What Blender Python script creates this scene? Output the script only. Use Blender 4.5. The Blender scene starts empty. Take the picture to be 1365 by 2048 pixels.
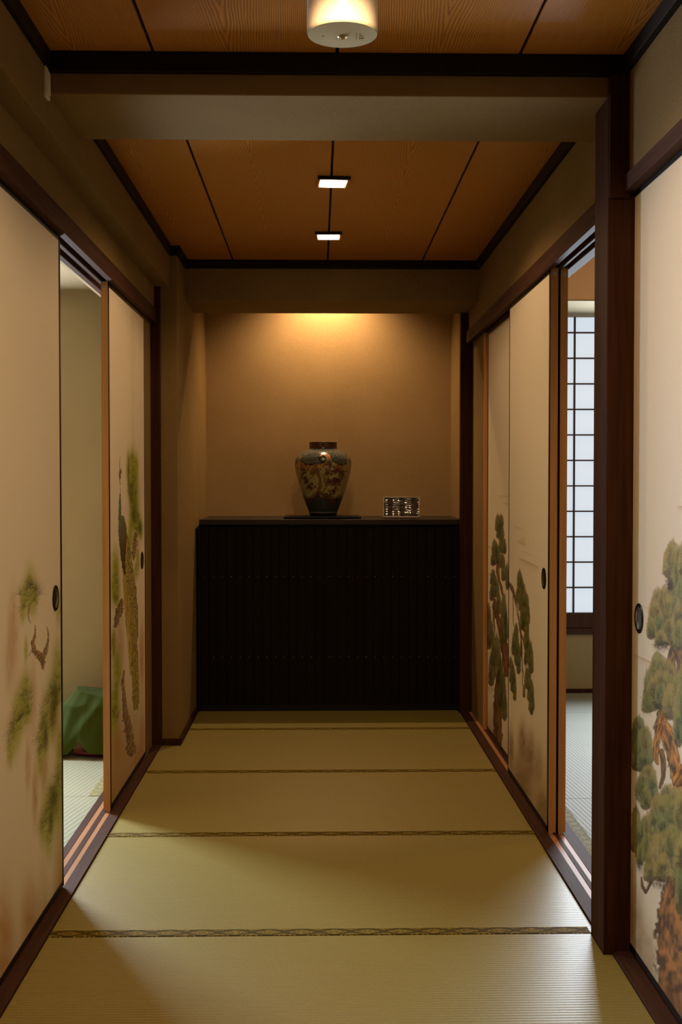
import bpy, bmesh, math, random
import numpy as np
from mathutils import Vector
random.seed(7)
rng = np.random.default_rng(11)
S = bpy.context.scene
COL = S.collection

# ------------------------------------------------------------------ camera
FPX, CX, CY, CH = 2350.0, 682.5, 1024.0, 1.24          # focal length in px of the 1365x2048 frame
YAW, PIT = math.atan(46.5 / FPX), math.atan(61 / FPX)   # turned a little right, tilted a little down
cd = bpy.data.cameras.new('camera'); cam = bpy.data.objects.new('camera', cd); COL.objects.link(cam)
cd.sensor_fit = 'VERTICAL'; cd.sensor_height = 36.0; cd.sensor_width = 24.0
cd.lens = FPX / 2048 * 36.0; cd.clip_start = 0.05; cd.clip_end = 60
cam.location = (0, 0, CH)
cam.rotation_euler = (math.pi / 2 - PIT, 0, -YAW)
S.camera = cam
CF = np.array([math.sin(YAW) * math.cos(PIT), math.cos(YAW) * math.cos(PIT), -math.sin(PIT)])
CR = np.array([math.cos(YAW), -math.sin(YAW), 0.0]); CU = np.cross(CR, CF)

# ------------------------------------------------------------------ exposure, world
S.view_settings.view_transform = 'Standard'; S.view_settings.look = 'None'
S.view_settings.exposure = 0.30; S.view_settings.gamma = 1.0
S.view_settings.use_curve_mapping = False
W = bpy.data.worlds.new('world'); S.world = W; W.use_nodes = True
W.node_tree.nodes['Background'].inputs[0].default_value = (0.8, 0.85, 1.0, 1)
W.node_tree.nodes['Background'].inputs[1].default_value = 0.0
try:
    S.cycles.max_bounces = 10; S.cycles.diffuse_bounces = 6; S.cycles.glossy_bounces = 4
    S.cycles.sample_clamp_indirect = 3.0; S.cycles.use_denoising = True
    S.cycles.use_adaptive_sampling = True; S.cycles.adaptive_threshold = 0.01
except Exception: pass

# ------------------------------------------------------------------ lights
WARM = (1.0, 0.625, 0.31)
def light(name, kind, loc, power, color, size=0.1, sy=None, rot=(0, 0, 0), spot=None, blend=0.5, spread=None):
    l = bpy.data.lights.new(name, kind); l.energy = power; l.color = color
    if kind == 'AREA':
        l.shape = 'RECTANGLE'; l.size = size; l.size_y = sy or size
    else: l.shadow_soft_size = size
    if spread: l.spread = math.radians(spread)
    if spot: l.spot_size = math.radians(spot); l.spot_blend = blend
    o = bpy.data.objects.new(name, l); COL.objects.link(o); o.location = loc; o.rotation_euler = rot
    return o
def down(y, p, sp=150, bl=0.45, c=WARM, x=0.05, z=2.312, s=0.04):
    return light('downlight_lamp', 'SPOT', (x, y, z), p, c, s, spot=sp, blend=bl)
down(0.35, 19, 160, 0.3); down(1.30, 19, 160, 0.3); down(2.22, 20, 158, 0.3)
down(4.30, 20, 158, 0.3); down(5.25, 6.5, 145, 0.5)
light('alcove_lamp', 'SPOT', (0.05, 6.73, 2.52), 54, (1.0, 0.62, 0.30), 0.025, spot=132, blend=0.85)
DAY = (0.80, 0.90, 1.0)
light('left_window_daylight', 'AREA', (-2.08, 5.54, 1.32), 125, (0.84, 0.92, 1.0), 0.72, 1.55, rot=(-math.pi / 2, 0, 0))
light('right_window_daylight', 'AREA', (2.0, 6.79, 1.24), 72, DAY, 1.2, 1.45, rot=(-math.pi / 2, 0, 0), spread=150)
light('right_room_lamp', 'POINT', (2.1, 4.6, 2.35), 14, (1.0, 0.55, 0.25), 0.12)
light('left_room_warm_fill', 'POINT', (-2.2, 3.4, 2.30), 9, (1.0, 0.66, 0.30), 0.12)  # added fill that warms the left room wall, no fixture there

# ------------------------------------------------------------------ node helpers
def mat(name, base=(0.5, 0.5, 0.5), rough=0.6, metal=0.0, spec=0.5, emit=None, estr=0.0, coat=0.0):
    m = bpy.data.materials.new(name); m.use_nodes = True
    b = m.node_tree.nodes['Principled BSDF']
    b.inputs['Base Color'].default_value = (*base, 1); b.inputs['Roughness'].default_value = rough
    b.inputs['Metallic'].default_value = metal; b.inputs['Specular IOR Level'].default_value = spec
    if coat: b.inputs['Coat Weight'].default_value = coat; b.inputs['Coat Roughness'].default_value = 0.15
    if emit: b.inputs['Emission Color'].default_value = (*emit, 1); b.inputs['Emission Strength'].default_value = estr
    return m
class N:
    def __init__(s, m): s.t = m.node_tree; s.b = s.t.nodes['Principled BSDF']
    def new(s, ty, **kw):
        n = s.t.nodes.new(ty)
        for k, v in kw.items():
            if k.startswith('_'): setattr(n, k[1:], v)
            else: n.inputs[k.replace('__', ' ')].default_value = v
        return n
    def link(s, a, b): s.t.links.new(a, b)
    def pos(s): return s.new('ShaderNodeNewGeometry').outputs['Position']
    def xyz(s):
        n = s.new('ShaderNodeSeparateXYZ'); s.link(s.pos(), n.inputs[0]); return n.outputs
    def m(s, op, a, b=None, c=None):
        n = s.new('ShaderNodeMath', _operation=op)
        for i, v in enumerate((a, b, c)):
            if v is None: continue
            if hasattr(v, 'is_output'): s.link(v, n.inputs[i])
            else: n.inputs[i].default_value = v
        return n.outputs[0]
    def comb(s, x, y, z):
        n = s.new('ShaderNodeCombineXYZ')
        for i, v in enumerate((x, y, z)):
            if hasattr(v, 'is_output'): s.link(v, n.inputs[i])
            else: n.inputs[i].default_value = v
        return n.outputs[0]
    def noise(s, vec, scale, detail=2.0, rough=0.5):
        n = s.new('ShaderNodeTexNoise'); n.inputs['Scale'].default_value = scale
        n.inputs['Detail'].default_value = detail; n.inputs['Roughness'].default_value = rough
        s.link(vec, n.inputs['Vector']); return n.outputs['Fac']
    def ramp(s, fac, stops):
        n = s.new('ShaderNodeValToRGB'); r = n.color_ramp
        while len(r.elements) < len(stops): r.elements.new(0.5)
        for e, (p, c) in zip(r.elements, stops): e.position = p; e.color = (*c, 1)
        s.link(fac, n.inputs[0]); return n.outputs[0]
    def mix(s, f, a, b, mode='MIX'):
        n = s.new('ShaderNodeMix', _data_type='RGBA', _blend_type=mode)
        for i, v in ((0, f), (6, a), (7, b)):
            if hasattr(v, 'is_output'): s.link(v, n.inputs[i])
            elif i == 0: n.inputs[0].default_value = v
            else: n.inputs[i].default_value = (*v, 1)
        return n.outputs[2]
    def base(s, c): s.link(c, s.b.inputs['Base Color'])
    def bump(s, h, strength=0.3, dist=0.001):
        n = s.new('ShaderNodeBump'); n.inputs['Strength'].default_value = strength
        n.inputs['Distance'].default_value = dist; s.link(h, n.inputs['Height'])
        s.link(n.outputs[0], s.b.inputs['Normal'])

def wallpaper(name, c0, c1):
    m = mat(name, c0, 0.85, spec=0.2); k = N(m); p = k.pos()
    f = k.noise(p, 460, 2, 0.8); g = k.noise(p, 3, 2)
    k.base(k.mix(g, k.ramp(f, [(0.34, c0), (0.64, c1)]), tuple(0.93 * a for a in c1)))
    k.bump(f, 0.5, 0.001); return m
def darkwood(name, c0, c1, rough=0.35, axis=2, spec=0.22):
    m = mat(name, c0, rough, spec=spec); k = N(m); x = k.xyz()
    sc = [70, 70, 70]; sc[axis] = 3
    v = k.comb(k.m('MULTIPLY', x[0], sc[0]), k.m('MULTIPLY', x[1], sc[1]), k.m('MULTIPLY', x[2], sc[2]))
    f = k.noise(v, 1.0, 4, 0.6); k.base(k.ramp(f, [(0.3, c0), (0.7, c1)])); k.bump(f, 0.12, 0.001); return m

M = {}
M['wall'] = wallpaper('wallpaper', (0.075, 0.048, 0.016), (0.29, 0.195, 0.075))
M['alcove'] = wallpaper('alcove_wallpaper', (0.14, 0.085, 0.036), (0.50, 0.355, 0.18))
M['room_wall'] = wallpaper('room_wallpaper', (0.16, 0.125, 0.070), (0.42, 0.35, 0.215))
M['beam_lamplit'] = wallpaper('room_wallpaper_lamplit', (0.52, 0.31, 0.18), (0.68, 0.45, 0.29))  # room wallpaper again, brighter and warmer: lamp light painted into the beam face
M['post'] = darkwood('post_wood', (0.034, 0.012, 0.006), (0.064, 0.026, 0.013), 0.6, 2, 0.05)
M['rail'] = darkwood('rail_wood', (0.045, 0.018, 0.011), (0.078, 0.034, 0.022), 0.7, 1, 0.12)
M['trim'] = darkwood('ceiling_trim_wood', (0.005, 0.0025, 0.0015), (0.011, 0.006, 0.004), 0.6, 1)
M['inlay'] = darkwood('groove_inlay_wood', (0.36, 0.17, 0.075), (0.46, 0.24, 0.12), 0.5, 1)
M['cedar'] = darkwood('door_edge_wood', (0.50, 0.235, 0.085), (0.62, 0.31, 0.125), 0.5, 2)
M['black'] = mat('black_lacquer', (0.004, 0.003, 0.0025), 0.4, spec=0.3)
M['blackm'] = mat('black_metal', (0.012, 0.011, 0.011), 0.22, metal=0.6)
M['chrome'] = mat('pull_cup_metal', (0.45, 0.42, 0.36), 0.28, metal=1.0)
M['lac'] = mat('dark_cabinet_top', (0.007, 0.0045, 0.0035), 0.42, spec=0.5)
M['white'] = mat('white_plastic', (0.70, 0.66, 0.55), 0.4)
M['khaki'] = mat('lamp_bottom_plastic', (0.62, 0.60, 0.42), 0.45)
M['paper_note'] = mat('sticker_paper', (0.62, 0.60, 0.55), 0.6)
M['ink'] = mat('ink', (0.03, 0.03, 0.03), 0.6)
M['led'] = mat('glowing_lens', (1, 0.9, 0.75), 0.4, emit=(1.0, 0.86, 0.68), estr=9.0)
M['shoji'] = mat('shoji_paper', (0.45, 0.46, 0.47), 0.8, emit=(0.74, 0.87, 1.0), estr=0.60)
M['shojiwood'] = darkwood('shoji_wood', (0.035, 0.014, 0.010), (0.07, 0.03, 0.02), 0.5, 2)
M['redlac'] = mat('red_lacquer', (0.20, 0.012, 0.014), 0.15, spec=0.6, coat=0.6)
M['boxwood'] = darkwood('box_wood', (0.48, 0.21, 0.11), (0.62, 0.31, 0.18), 0.45, 0)
M['nail'] = mat('nail_metal', (0.42, 0.36, 0.27), 0.3, metal=1.0)

def slatmat():
    m = mat('cabinet_slats', (0.012, 0.008, 0.006), 0.6, spec=0.15); k = N(m); x = k.xyz()
    v = k.comb(k.m('MULTIPLY', x[0], 260), 0.0, k.m('MULTIPLY', x[2], 2.5))
    f = k.noise(v, 1, 3, 0.6); k.base(k.ramp(f, [(0.3, (0.0025, 0.0015, 0.001)), (0.7, (0.008, 0.0045, 0.003))]))
    k.bump(f, 0.2, 0.001); return m
M['slat'] = slatmat()

def ceilwood():
    m = mat('ceiling_board_wood', (0.4, 0.2, 0.07), 0.42, spec=0.4); k = N(m); x = k.xyz()
    # board-local coordinate: boards 0.47 wide, joints at 0.05 + n*0.47
    q = k.m('DIVIDE', k.m('SUBTRACT', x[0], 0.05), 0.47)
    cell = k.m('FLOOR', q); fr = k.m('SUBTRACT', k.m('SUBTRACT', q, cell), 0.5)
    sh = k.m('MULTIPLY', k.m('SINE', k.m('ADD', k.m('MULTIPLY', cell, 2.4), 0.6)), 0.09)
    xl = k.m('MULTIPLY', k.m('SUBTRACT', fr, sh), 0.47)
    p = k.comb(k.m('MULTIPLY', x[0], 5.0), k.m('MULTIPLY', x[1], 1.1), k.m('MULTIPLY', cell, 3.7))
    w = k.noise(p, 1.0, 3, 0.55)
    p2 = k.comb(k.m('MULTIPLY', x[0], 40.0), k.m('MULTIPLY', x[1], 9.0), cell)
    w2 = k.noise(p2, 1.0, 2, 0.5)
    g = k.m('ADD', k.m('MULTIPLY', x[1], 7.5), k.m('MULTIPLY', k.m('ABSOLUTE', k.m('POWER', k.m('ABSOLUTE', xl), 1.25)), 250))
    g = k.m('ADD', g, k.m('MULTIPLY', w, 6.5)); g = k.m('ADD', g, k.m('MULTIPLY', w2, 0.8))
    s = k.m('ABSOLUTE', k.m('SUBTRACT', k.m('FRACT', g), 0.5))
    fine = k.noise(k.comb(k.m('MULTIPLY', x[0], 420), k.m('MULTIPLY', x[1], 7), 0.0), 1.0, 3, 0.6)
    c = k.ramp(s, [(0.0, (0.18, 0.060, 0.008)), (0.16, (0.56, 0.225, 0.032)), (0.5, (0.80, 0.37, 0.058))])
    c = k.mix(k.m('MULTIPLY', k.m('SUBTRACT', fine, 0.2), 1.1), c, (0.26, 0.105, 0.016))
    big = k.noise(k.comb(k.m('MULTIPLY', x[0], 4), k.m('MULTIPLY', x[1], 0.8), cell), 1.0, 2, 0.5)
    c = k.mix(k.m('MULTIPLY', big, 0.5), c, (0.42, 0.18, 0.030))
    k.base(c); k.bump(fine, 0.12, 0.0006); return m
M['ceil'] = ceilwood()

def tatami(name, ang, period, c0, c1, bs=0.6, sp=0.75):
    """woven rush: ribs across the direction ang (radians from +Y), period in metres"""
    m = mat(name, c0, 0.44 if sp > .5 else 0.65, spec=sp); k = N(m); x = k.xyz()
    t = k.m('ADD', k.m('MULTIPLY', x[1], math.cos(ang)), k.m('MULTIPLY', x[0], math.sin(ang)))
    u = k.m('SUBTRACT', k.m('MULTIPLY', x[0], math.cos(ang)), k.m('MULTIPLY', x[1], math.sin(ang)))
    rib = k.m('ABSOLUTE', k.m('SINE', k.m('MULTIPLY', t, math.pi / period)))
    th = k.noise(k.comb(k.m('MULTIPLY', u, 260), k.m('MULTIPLY', t, 60), 0.0), 1.0, 2, 0.6)
    th2 = k.noise(k.comb(k.m('MULTIPLY', u, 60), k.m('MULTIPLY', t, 500), 0.0), 1.0, 2, 0.6)
    big = k.noise(k.comb(k.m('MULTIPLY', x[0], 2.2), k.m('MULTIPLY', x[1], 4.0), 0.0), 1.0, 3, 0.6)
    c = k.ramp(k.m('ADD', k.m('MULTIPLY', th, 0.6), k.m('MULTIPLY', th2, 0.4)), [(0.3, c0), (0.7, c1)])
    c = k.mix(k.m('MULTIPLY', k.m('SUBTRACT', 1.0, k.m('POWER', rib, 0.5)), 0.5), c, tuple(0.45 * a for a in c0))
    c = k.mix(k.m('MULTIPLY', big, 0.35), c, tuple(0.8 * a for a in c0)); k.base(c)
    k.bump(k.m('ADD', k.m('POWER', rib, 0.6), k.m('MULTIPLY', th, 0.3)), bs, 0.0012); return m
M['tatami'] = tatami('corridor_tatami', 0.0, 0.0135, (0.262, 0.215, 0.050), (0.370, 0.312, 0.088))
M['tatami_r'] = tatami('right_room_tatami', math.radians(90 - 4.6), 0.0175, (0.25, 0.265, 0.225), (0.33, 0.345, 0.295), 0.9, 0.2)
M['tatami_l'] = tatami('left_room_tatami', math.radians(90 + 11), 0.021, (0.29, 0.31, 0.22), (0.37, 0.39, 0.29), 0.9, 0.3)

def heri(name, ax, dark, gold, per=0.091, wid=0.045, off=0.0, o2=0.0):
    """brocade edging: ax is the running axis; diamond figure in gold thread"""
    m = mat(name, dark, 0.8, spec=0.12); k = N(m); x = k.xyz()
    a = x[ax]; b = x[1 - ax]
    t = k.m('FRACT', k.m('DIVIDE', k.m('ADD', a, off), per)); s = k.m('DIVIDE', k.m('SUBTRACT', b, o2), wid)
    def dia(tt, ss, w, h):
        return k.m('ADD', k.m('MULTIPLY', k.m('ABSOLUTE', tt), 1 / w), k.m('MULTIPLY', k.m('ABSOLUTE', ss), 1 / h))
    d1 = dia(k.m('SUBTRACT', t, 0.5), k.m('SUBTRACT', s, 0.45), 0.42, 0.36)
    t2 = k.m('SUBTRACT', k.m('FRACT', k.m('ADD', t, 0.5)), 0.5)
    d2 = dia(t2, s, 0.36, 0.26); d3 = dia(t2, k.m('SUBTRACT', s, 1.0), 0.36, 0.30)
    def band(d): return k.m('MULTIPLY', k.m('LESS_THAN', d, 1.0), k.m('GREATER_THAN', k.m('SINE', k.m('MULTIPLY', d, 17.0)), 0.1))
    g = k.m('MAXIMUM', band(d1), k.m('MAXIMUM', band(d2), band(d3)))
    th = k.noise(k.comb(k.m('MULTIPLY', x[ax], 90), k.m('MULTIPLY', x[1 - ax], 520), 0.0), 1, 2)
    g = k.m('MULTIPLY', g, k.m('MULTIPLY', k.m('SUBTRACT', th, 0.36), 3.2))
    k.base(k.mix(g, dark, gold)); k.bump(th, 0.4, 0.0008); return m

# ------------------------------------------------------------------ mesh helpers
def link(o, parent=None):
    COL.objects.link(o)
    if parent is not None: o.parent = parent
    return o
class MB:
    def __init__(s): s.v = []; s.f = []; s.mi = []
    def box(s, x0, x1, y0, y1, z0, z1, mi=0):
        n = len(s.v); x0, x1 = min(x0, x1), max(x0, x1)
        s.v += [(x, y, z) for z in (z0, z1) for y in (y0, y1) for x in (x0, x1)]
        for q in ((0, 2, 3, 1), (4, 5, 7, 6), (0, 1, 5, 4), (2, 6, 7, 3), (0, 4, 6, 2), (1, 3, 7, 5)):
            s.f.append(tuple(n + i for i in q)); s.mi.append(mi)
        return s
    def prism(s, pts, z0, z1, mi=0):
        n = len(s.v); k = len(pts)
        s.v += [(x, y, z0) for x, y in pts] + [(x, y, z1) for x, y in pts]
        s.f.append(tuple(range(n + k - 1, n - 1, -1))); s.f.append(tuple(range(n + k, n + 2 * k))); s.mi += [mi, mi]
        for i in range(k):
            j = (i + 1) % k; s.f.append((n + i, n + j, n + k + j, n + k + i)); s.mi.append(mi)
        return s
    def lathe(s, prof, c, axis='z', seg=32, mi=0, cap0=True, cap1=True):
        n = len(s.v)
        for r, h in prof:
            for i in range(seg):
                a = 2 * math.pi * i / seg; p, q = r * math.cos(a), r * math.sin(a)
                s.v.append((c[0] + p, c[1] + q, c[2] + h) if axis == 'z' else (c[0] + h, c[1] + p, c[2] + q))
        for j in range(len(prof) - 1):
            for i in range(seg):
                i2 = (i + 1) % seg; s.f.append((n + j * seg + i, n + j * seg + i2, n + (j + 1) * seg + i2, n + (j + 1) * seg + i)); s.mi.append(mi)
        if cap0: s.f.append(tuple(n + i for i in range(seg - 1, -1, -1))); s.mi.append(mi)
        if cap1: s.f.append(tuple(n + (len(prof) - 1) * seg + i for i in range(seg))); s.mi.append(mi)
        return s
    def build(s, name, mats, parent=None, bevel=0.0, smooth=False, off=None):
        me = bpy.data.meshes.new(name)
        v = s.v
        if off is not None: v = [(a - off[0], b - off[1], c - off[2]) for a, b, c in v]
        me.from_pydata(v, [], s.f)
        for m_ in (mats if isinstance(mats, (list, tuple)) else [mats]): me.materials.append(m_)
        me.polygons.foreach_set('material_index', s.mi)
        if smooth: me.polygons.foreach_set('use_smooth', [True] * len(me.polygons))
        me.update()
        bm = bmesh.new(); bm.from_mesh(me); bmesh.ops.recalc_face_normals(bm, faces=bm.faces); bm.to_mesh(me); bm.free()
        o = bpy.data.objects.new(name, me)
        if off is not None and parent is None: o.location = off
        link(o, parent)
        if bevel:
            b = o.modifiers.new('bevel', 'BEVEL'); b.width = bevel; b.segments = 2; b.limit_method = 'ANGLE'; b.angle_limit = 0.9
        return o
def struct(o): o['kind'] = 'structure'; return o
def tag(o, label, cat, group=None, kind=None):
    o['label'] = label; o['category'] = cat
    if group: o['group'] = group
    if kind: o['kind'] = kind
    return o
def thing(name, loc, label, cat, group=None):
    o = bpy.data.objects.new(name, None); o.empty_display_size = 0.05; o.location = loc; COL.objects.link(o)
    return tag(o, label, cat, group)

# ================================================================== SETTING
TT = [0]
def trim(mb, m, bevel=0.002, **k):
    TT[0] += 1; return struct(mb.build('trim_%d' % TT[0], m, bevel=bevel, **k))
struct(MB().box(-3.6, 3.6, -1.7, 7.1, -0.12, -0.05).build('floor', M['rail']))
# corridor ceiling boards (joints are shadow gaps between the boards)
c = MB()
jx = [-0.90, -0.42, 0.05, 0.52, 0.92]
for a, b in zip(jx[:-1], jx[1:]): c.box(a + 0.0045, b - 0.0045, -1.6, 6.2, 2.335, 2.36)
c.box(-0.90, 0.92, -1.6, 6.2, 2.343, 2.42, 1)
struct(c.build('ceiling', [M['ceil'], M['trim']]))
# left wall: wall above lintel, projecting soffit box, pillar, alcove side
w = MB()
w.box(-0.86, -0.760, -1.6, 5.52, 2.045, 2.15)
w.box(-0.90, -0.692, -1.6, 5.52, 2.145, 2.335)
w.box(-0.90, -0.775, -1.6, 2.66, -0.05, 2.045)
w.box(-0.835, -0.778, 5.285, 5.52, -0.02, 2.045)
w.box(-0.95, -0.657, 5.52, 6.94, -0.05, 2.60)
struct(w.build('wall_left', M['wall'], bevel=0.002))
w = MB()
w.box(0.803, 0.92, -1.6, 6.33, 2.035, 2.36)
w.box(0.826, 0.90, 5.80, 6.27, 0.0, 2.035)
w.box(0.785, 1.00, 6.30, 6.94, -0.05, 2.60)
w.box(0.88, 0.92, -1.6, 3.04, -0.05, 2.035)
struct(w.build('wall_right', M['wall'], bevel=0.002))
w = MB(); w.box(-0.80, 1.0, 6.93, 7.03, -0.05, 2.62); w.box(-0.80, 1.0, 6.31, 6.95, 2.58, 2.66)
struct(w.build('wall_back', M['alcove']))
struct(MB().box(-0.95, 0.95, -1.7, -1.6, -0.05, 2.4).build('wall_front', M['wall']))
# cross beams in wallpaper
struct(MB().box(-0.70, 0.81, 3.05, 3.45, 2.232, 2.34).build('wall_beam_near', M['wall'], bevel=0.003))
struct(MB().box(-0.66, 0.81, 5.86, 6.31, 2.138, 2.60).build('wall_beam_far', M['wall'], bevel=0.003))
# ceiling trims
trim(MB().box(-0.694, -0.678, -1.6, 3.05, 2.292, 2.335).box(-0.694, -0.678, 3.45, 5.52, 2.292, 2.335), M['trim'])
trim(MB().box(0.785, 0.805, -1.6, 3.05, 2.292, 2.335).box(0.785, 0.805, 3.45, 5.86, 2.292, 2.335), M['trim'])
trim(MB().box(-0.694, 0.805, 3.028, 3.052, 2.284, 2.335), M['trim'])
trim(MB().box(-0.66, 0.805, 5.838, 5.862, 2.294, 2.335), M['trim'])
trim(MB().box(-0.694, -0.640, 5.500, 5.522, 2.292, 2.335).box(-0.659, -0.640, 5.52, 5.862, 2.292, 2.335), M['trim'])
# lintels with two door grooves in the underside
def lintel(xa, xb, y0, y1, zb, zt, grooves):
    m = MB(); s = 1 if xb > xa else -1
    m.box(xa, xb, y0, y1, zb + 0.016, zt)
    e = [xa] + [g for gr in grooves for g in gr] + [xb]
    for i in range(0, len(e), 2): m.box(e[i], e[i + 1], y0, y1, zb, zb + 0.017)
    return trim(m, M['rail'], 0.0015)
lintel(-0.750, -0.858, -1.6, 5.50, 1.976, 2.040, [(-0.774, -0.797), (-0.812, -0.836)])
lintel(0.790, 0.902, 3.19, 6.27, 1.972, 2.036, [(0.812, 0.834), (0.844, 0.866)])
lintel(0.790, 0.880, -1.6, 3.04, 1.985, 2.028, [(0.819, 0.848)])
# sills with light hardwood inlays in the tracks
def sill(xa, xb, y0, y1, inl, zt=0.006):
    m = MB(); m.box(xa, xb, y0, y1, -0.05, zt - 0.004)
    e = [xa] + [g for gr in inl for g in gr] + [xb]
    for i in range(0, len(e), 2): m.box(e[i], e[i + 1], y0, y1, zt - 0.004, zt)
    for a, b in inl: m.box(a, b, y0, y1, zt - 0.0039, zt - 0.0015, 1)
    return trim(m, [M['rail'], M['inlay']], 0)
sill(-0.737, -0.857, -1.6, 5.50, [(-0.776, -0.794), (-0.812, -0.832)])
sill(0.766, 0.902, 3.185, 6.27, [(0.808, 0.827), (0.842, 0.860)])
sill(0.775, 0.880, -1.6, 3.04, [(0.822, 0.84)])
# posts
trim(MB().box(0.750, 0.880, 3.04, 3.185, -0.03, 2.234).box(0.752, 0.806, 3.030, 3.055, 1.97, 2.335), M['post'], 0.004)
trim(MB().box(-0.80, -0.733, 5.490, 5.520, -0.03, 2.148), M['post'], 0.002)
trim(MB().box(0.762, 0.826, 6.262, 6.31, -0.03, 2.138), M['post'], 0.002)
trim(MB().box(0.822, 0.862, 5.790, 5.815, 0.006, 1.974), M['cedar'], 0.002)
# baseboards
struct(MB().box(-0.735, -0.650, 5.504, 5.522, -0.03, 0.030).box(-0.659, -0.645, 5.52, 6.30, -0.03, 0.030).build('baseboard_left', M['post'], bevel=0.0015))

# ---- left room
def wallbox(name, m, *bs):
    w = MB()
    for b_ in bs: w.box(*b_)
    return struct(w.build(name, m))
RW = M['room_wall']
wallbox('wall_left_room_front', RW, (-3.6, -0.90, 0.9, 1.0, -0.05, 2.44))
wallbox('wall_left_room_side', RW, (-3.6, -3.5, 1.0, 5.7, -0.05, 2.44))
wallbox('wall_left_room_back', RW, (-1.55, -0.952, 5.60, 5.70, -0.05, 2.44), (-3.5, -3.05, 5.60, 5.70, -0.05, 2.44), (-3.05, -1.55, 5.60, 5.70, -0.05, 0.45), (-3.05, -1.55, 5.60, 5.70, 2.14, 2.44))
wallbox('wall_left_room_lintel', RW, (-0.95, -0.902, 1.0, 5.60, 2.045, 2.138))
wallbox('ceiling_left_room', RW, (-3.6, -0.90, 0.9, 5.7, 2.44, 2.5), (-3.5, -0.902, 3.9, 5.60, 2.138, 2.44))
# ---- right room
wallbox('wall_right_room_back', RW, (0.93, 3.2, 6.852, 6.95, -0.05, 0.345), (0.93, 3.2, 6.852, 6.95, 2.20, 2.55), (0.93, 1.36, 6.852, 6.95, 0.345, 2.2), (2.66, 3.2, 6.852, 6.95, 0.345, 2.2))
wallbox('wall_right_room_side', RW, (3.2, 3.3, 2.0, 6.95, -0.05, 2.55))
wallbox('wall_right_room_front', RW, (0.93, 3.3, 1.95, 2.05, -0.05, 2.55))
wallbox('wall_right_room_soffit', RW, (0.925, 3.2, 6.25, 6.85, 2.20, 2.209))
wallbox('wall_right_room_beam', M['beam_lamplit'], (0.925, 3.2, 6.25, 6.85, 2.2095, 2.54))
wallbox('ceiling_right_room', RW, (0.925, 3.3, 1.95, 6.9, 2.55, 2.62))
struct(MB().box(0.93, 3.2, 6.835, 6.852, -0.03, 0.022).build('baseboard_right_room', M['post']))

def window(n, x0, x1, y, z0, z1, vx, hz, rail_h):
    root = MB().box(x0, x1, y + 0.03, y + 0.036, z0, z1).build('window_%d' % n, M['shoji']); struct(root)
    f = MB(); f.box(x0 - 0.01, x0 + 0.03, y, y + 0.03, z0, z1); f.box(x1 - 0.03, x1 + 0.01, y, y + 0.03, z0, z1)
    f.box(x0, x1, y - 0.006, y + 0.03, z0 - rail_h, z0); f.build('window_frame', M['shojiwood'], root, bevel=0.002)
    MB().box(x0 - 0.03, x1 + 0.03, y - 0.012, y + 0.05, z0 - rail_h - 0.038, z0 - rail_h - 0.003).build('window_sill', M['shojiwood'], root, bevel=0.002)
    g = MB()
    for v in vx: g.box(v - 0.0045, v + 0.0045, y + 0.010, y + 0.029, z0, z1)
    for h in hz: g.box(x0, x1, y + 0.012, y + 0.0285, h - 0.004, h + 0.004)
    g.build('lattice', M['shojiwood'], root)
    return root
window(1, 1.37, 2.65, 6.845, 0.470, 2.20, [1.503 + 0.255 * i for i in range(5)], [0.6175 + 0.1492 * i for i in range(11)], 0.088)
window(2, -3.04, -1.56, 5.595, 0.50, 2.13, [-2.8 + 0.28 * i for i in range(5)], [0.65 + 0.149 * i for i in range(10)], 0.05)
# ================================================================== TATAMI MATS
HD = (0.078, 0.056, 0.006); HG = (0.62, 0.44, 0.07)
def mat_thing(pts, label, group, heri_rects, hm, tm, z=0.0):
    cx = sum(p[0] for p in pts) / len(pts); cy = min(p[1] for p in pts)
    r = thing('tatami_mat', (cx, cy, -0.049), label, 'tatami mat', group)
    MB().prism(pts, -0.049, z).build('mat_surface', tm, r, off=(cx, cy, -0.049), bevel=0.0015)
    for (a, b, c_, d) in heri_rects:
        MB().box(a, b, c_, d, z - 0.02, z + 0.0014).build('cloth_border', hm, r, off=(cx, cy, -0.049))
    return r
XL, XR = -0.735, 0.764
G = 'straw mats of the corridor'
def strip(y): return heri('corridor_border_cloth_%d' % int(y * 100), 0, HD, HG, o2=y)
g_ = 0.0012
mat_thing([(XL, 1.36), (0.773, 1.36), (0.773, 2.265), (XL, 2.265)], 'straw mat just outside the picture in front of the nearest visible mat', G, [(XL, 0.773, 1.36, 1.405)], strip(1.36), M['tatami'])
mat_thing([(XL, 2.265 + g_), (0.773, 2.265 + g_), (0.773, 3.035), (0.749, 3.035), (0.749, 3.180), (XL, 3.180)], 'nearest yellow-green straw mat, cut off by the bottom of the picture', G, [(XL, 0.773, 2.266, 2.311)], strip(2.266), M['tatami'])
mat_thing([(XL, 3.182), (0.749, 3.182), (0.749, 3.188), (XR, 3.188), (XR, 4.083), (XL, 4.083)], 'straw mat with the widest, closest gold patterned border, level with the thick post', G, [(XL, 0.749, 3.182, 3.226)], strip(3.182), M['tatami'])
mat_thing([(XL, 4.083 + g_), (XR, 4.083 + g_), (XR, 4.978), (XL, 4.978)], 'straw mat from the bottom, between the two open doorways\' far ends', G, [(XL, XR, 4.085, 4.128)], strip(4.085), M['tatami'])
mat_thing([(XL, 4.978 + g_), (XR, 4.978 + g_), (XR, 5.842), (-0.644, 5.842), (-0.644, 5.502), (XL, 5.502)], 'straw mat notched around the papered pillar on the left', G, [(XL, XR, 4.98, 5.022)], strip(4.98), M['tatami'])
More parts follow.
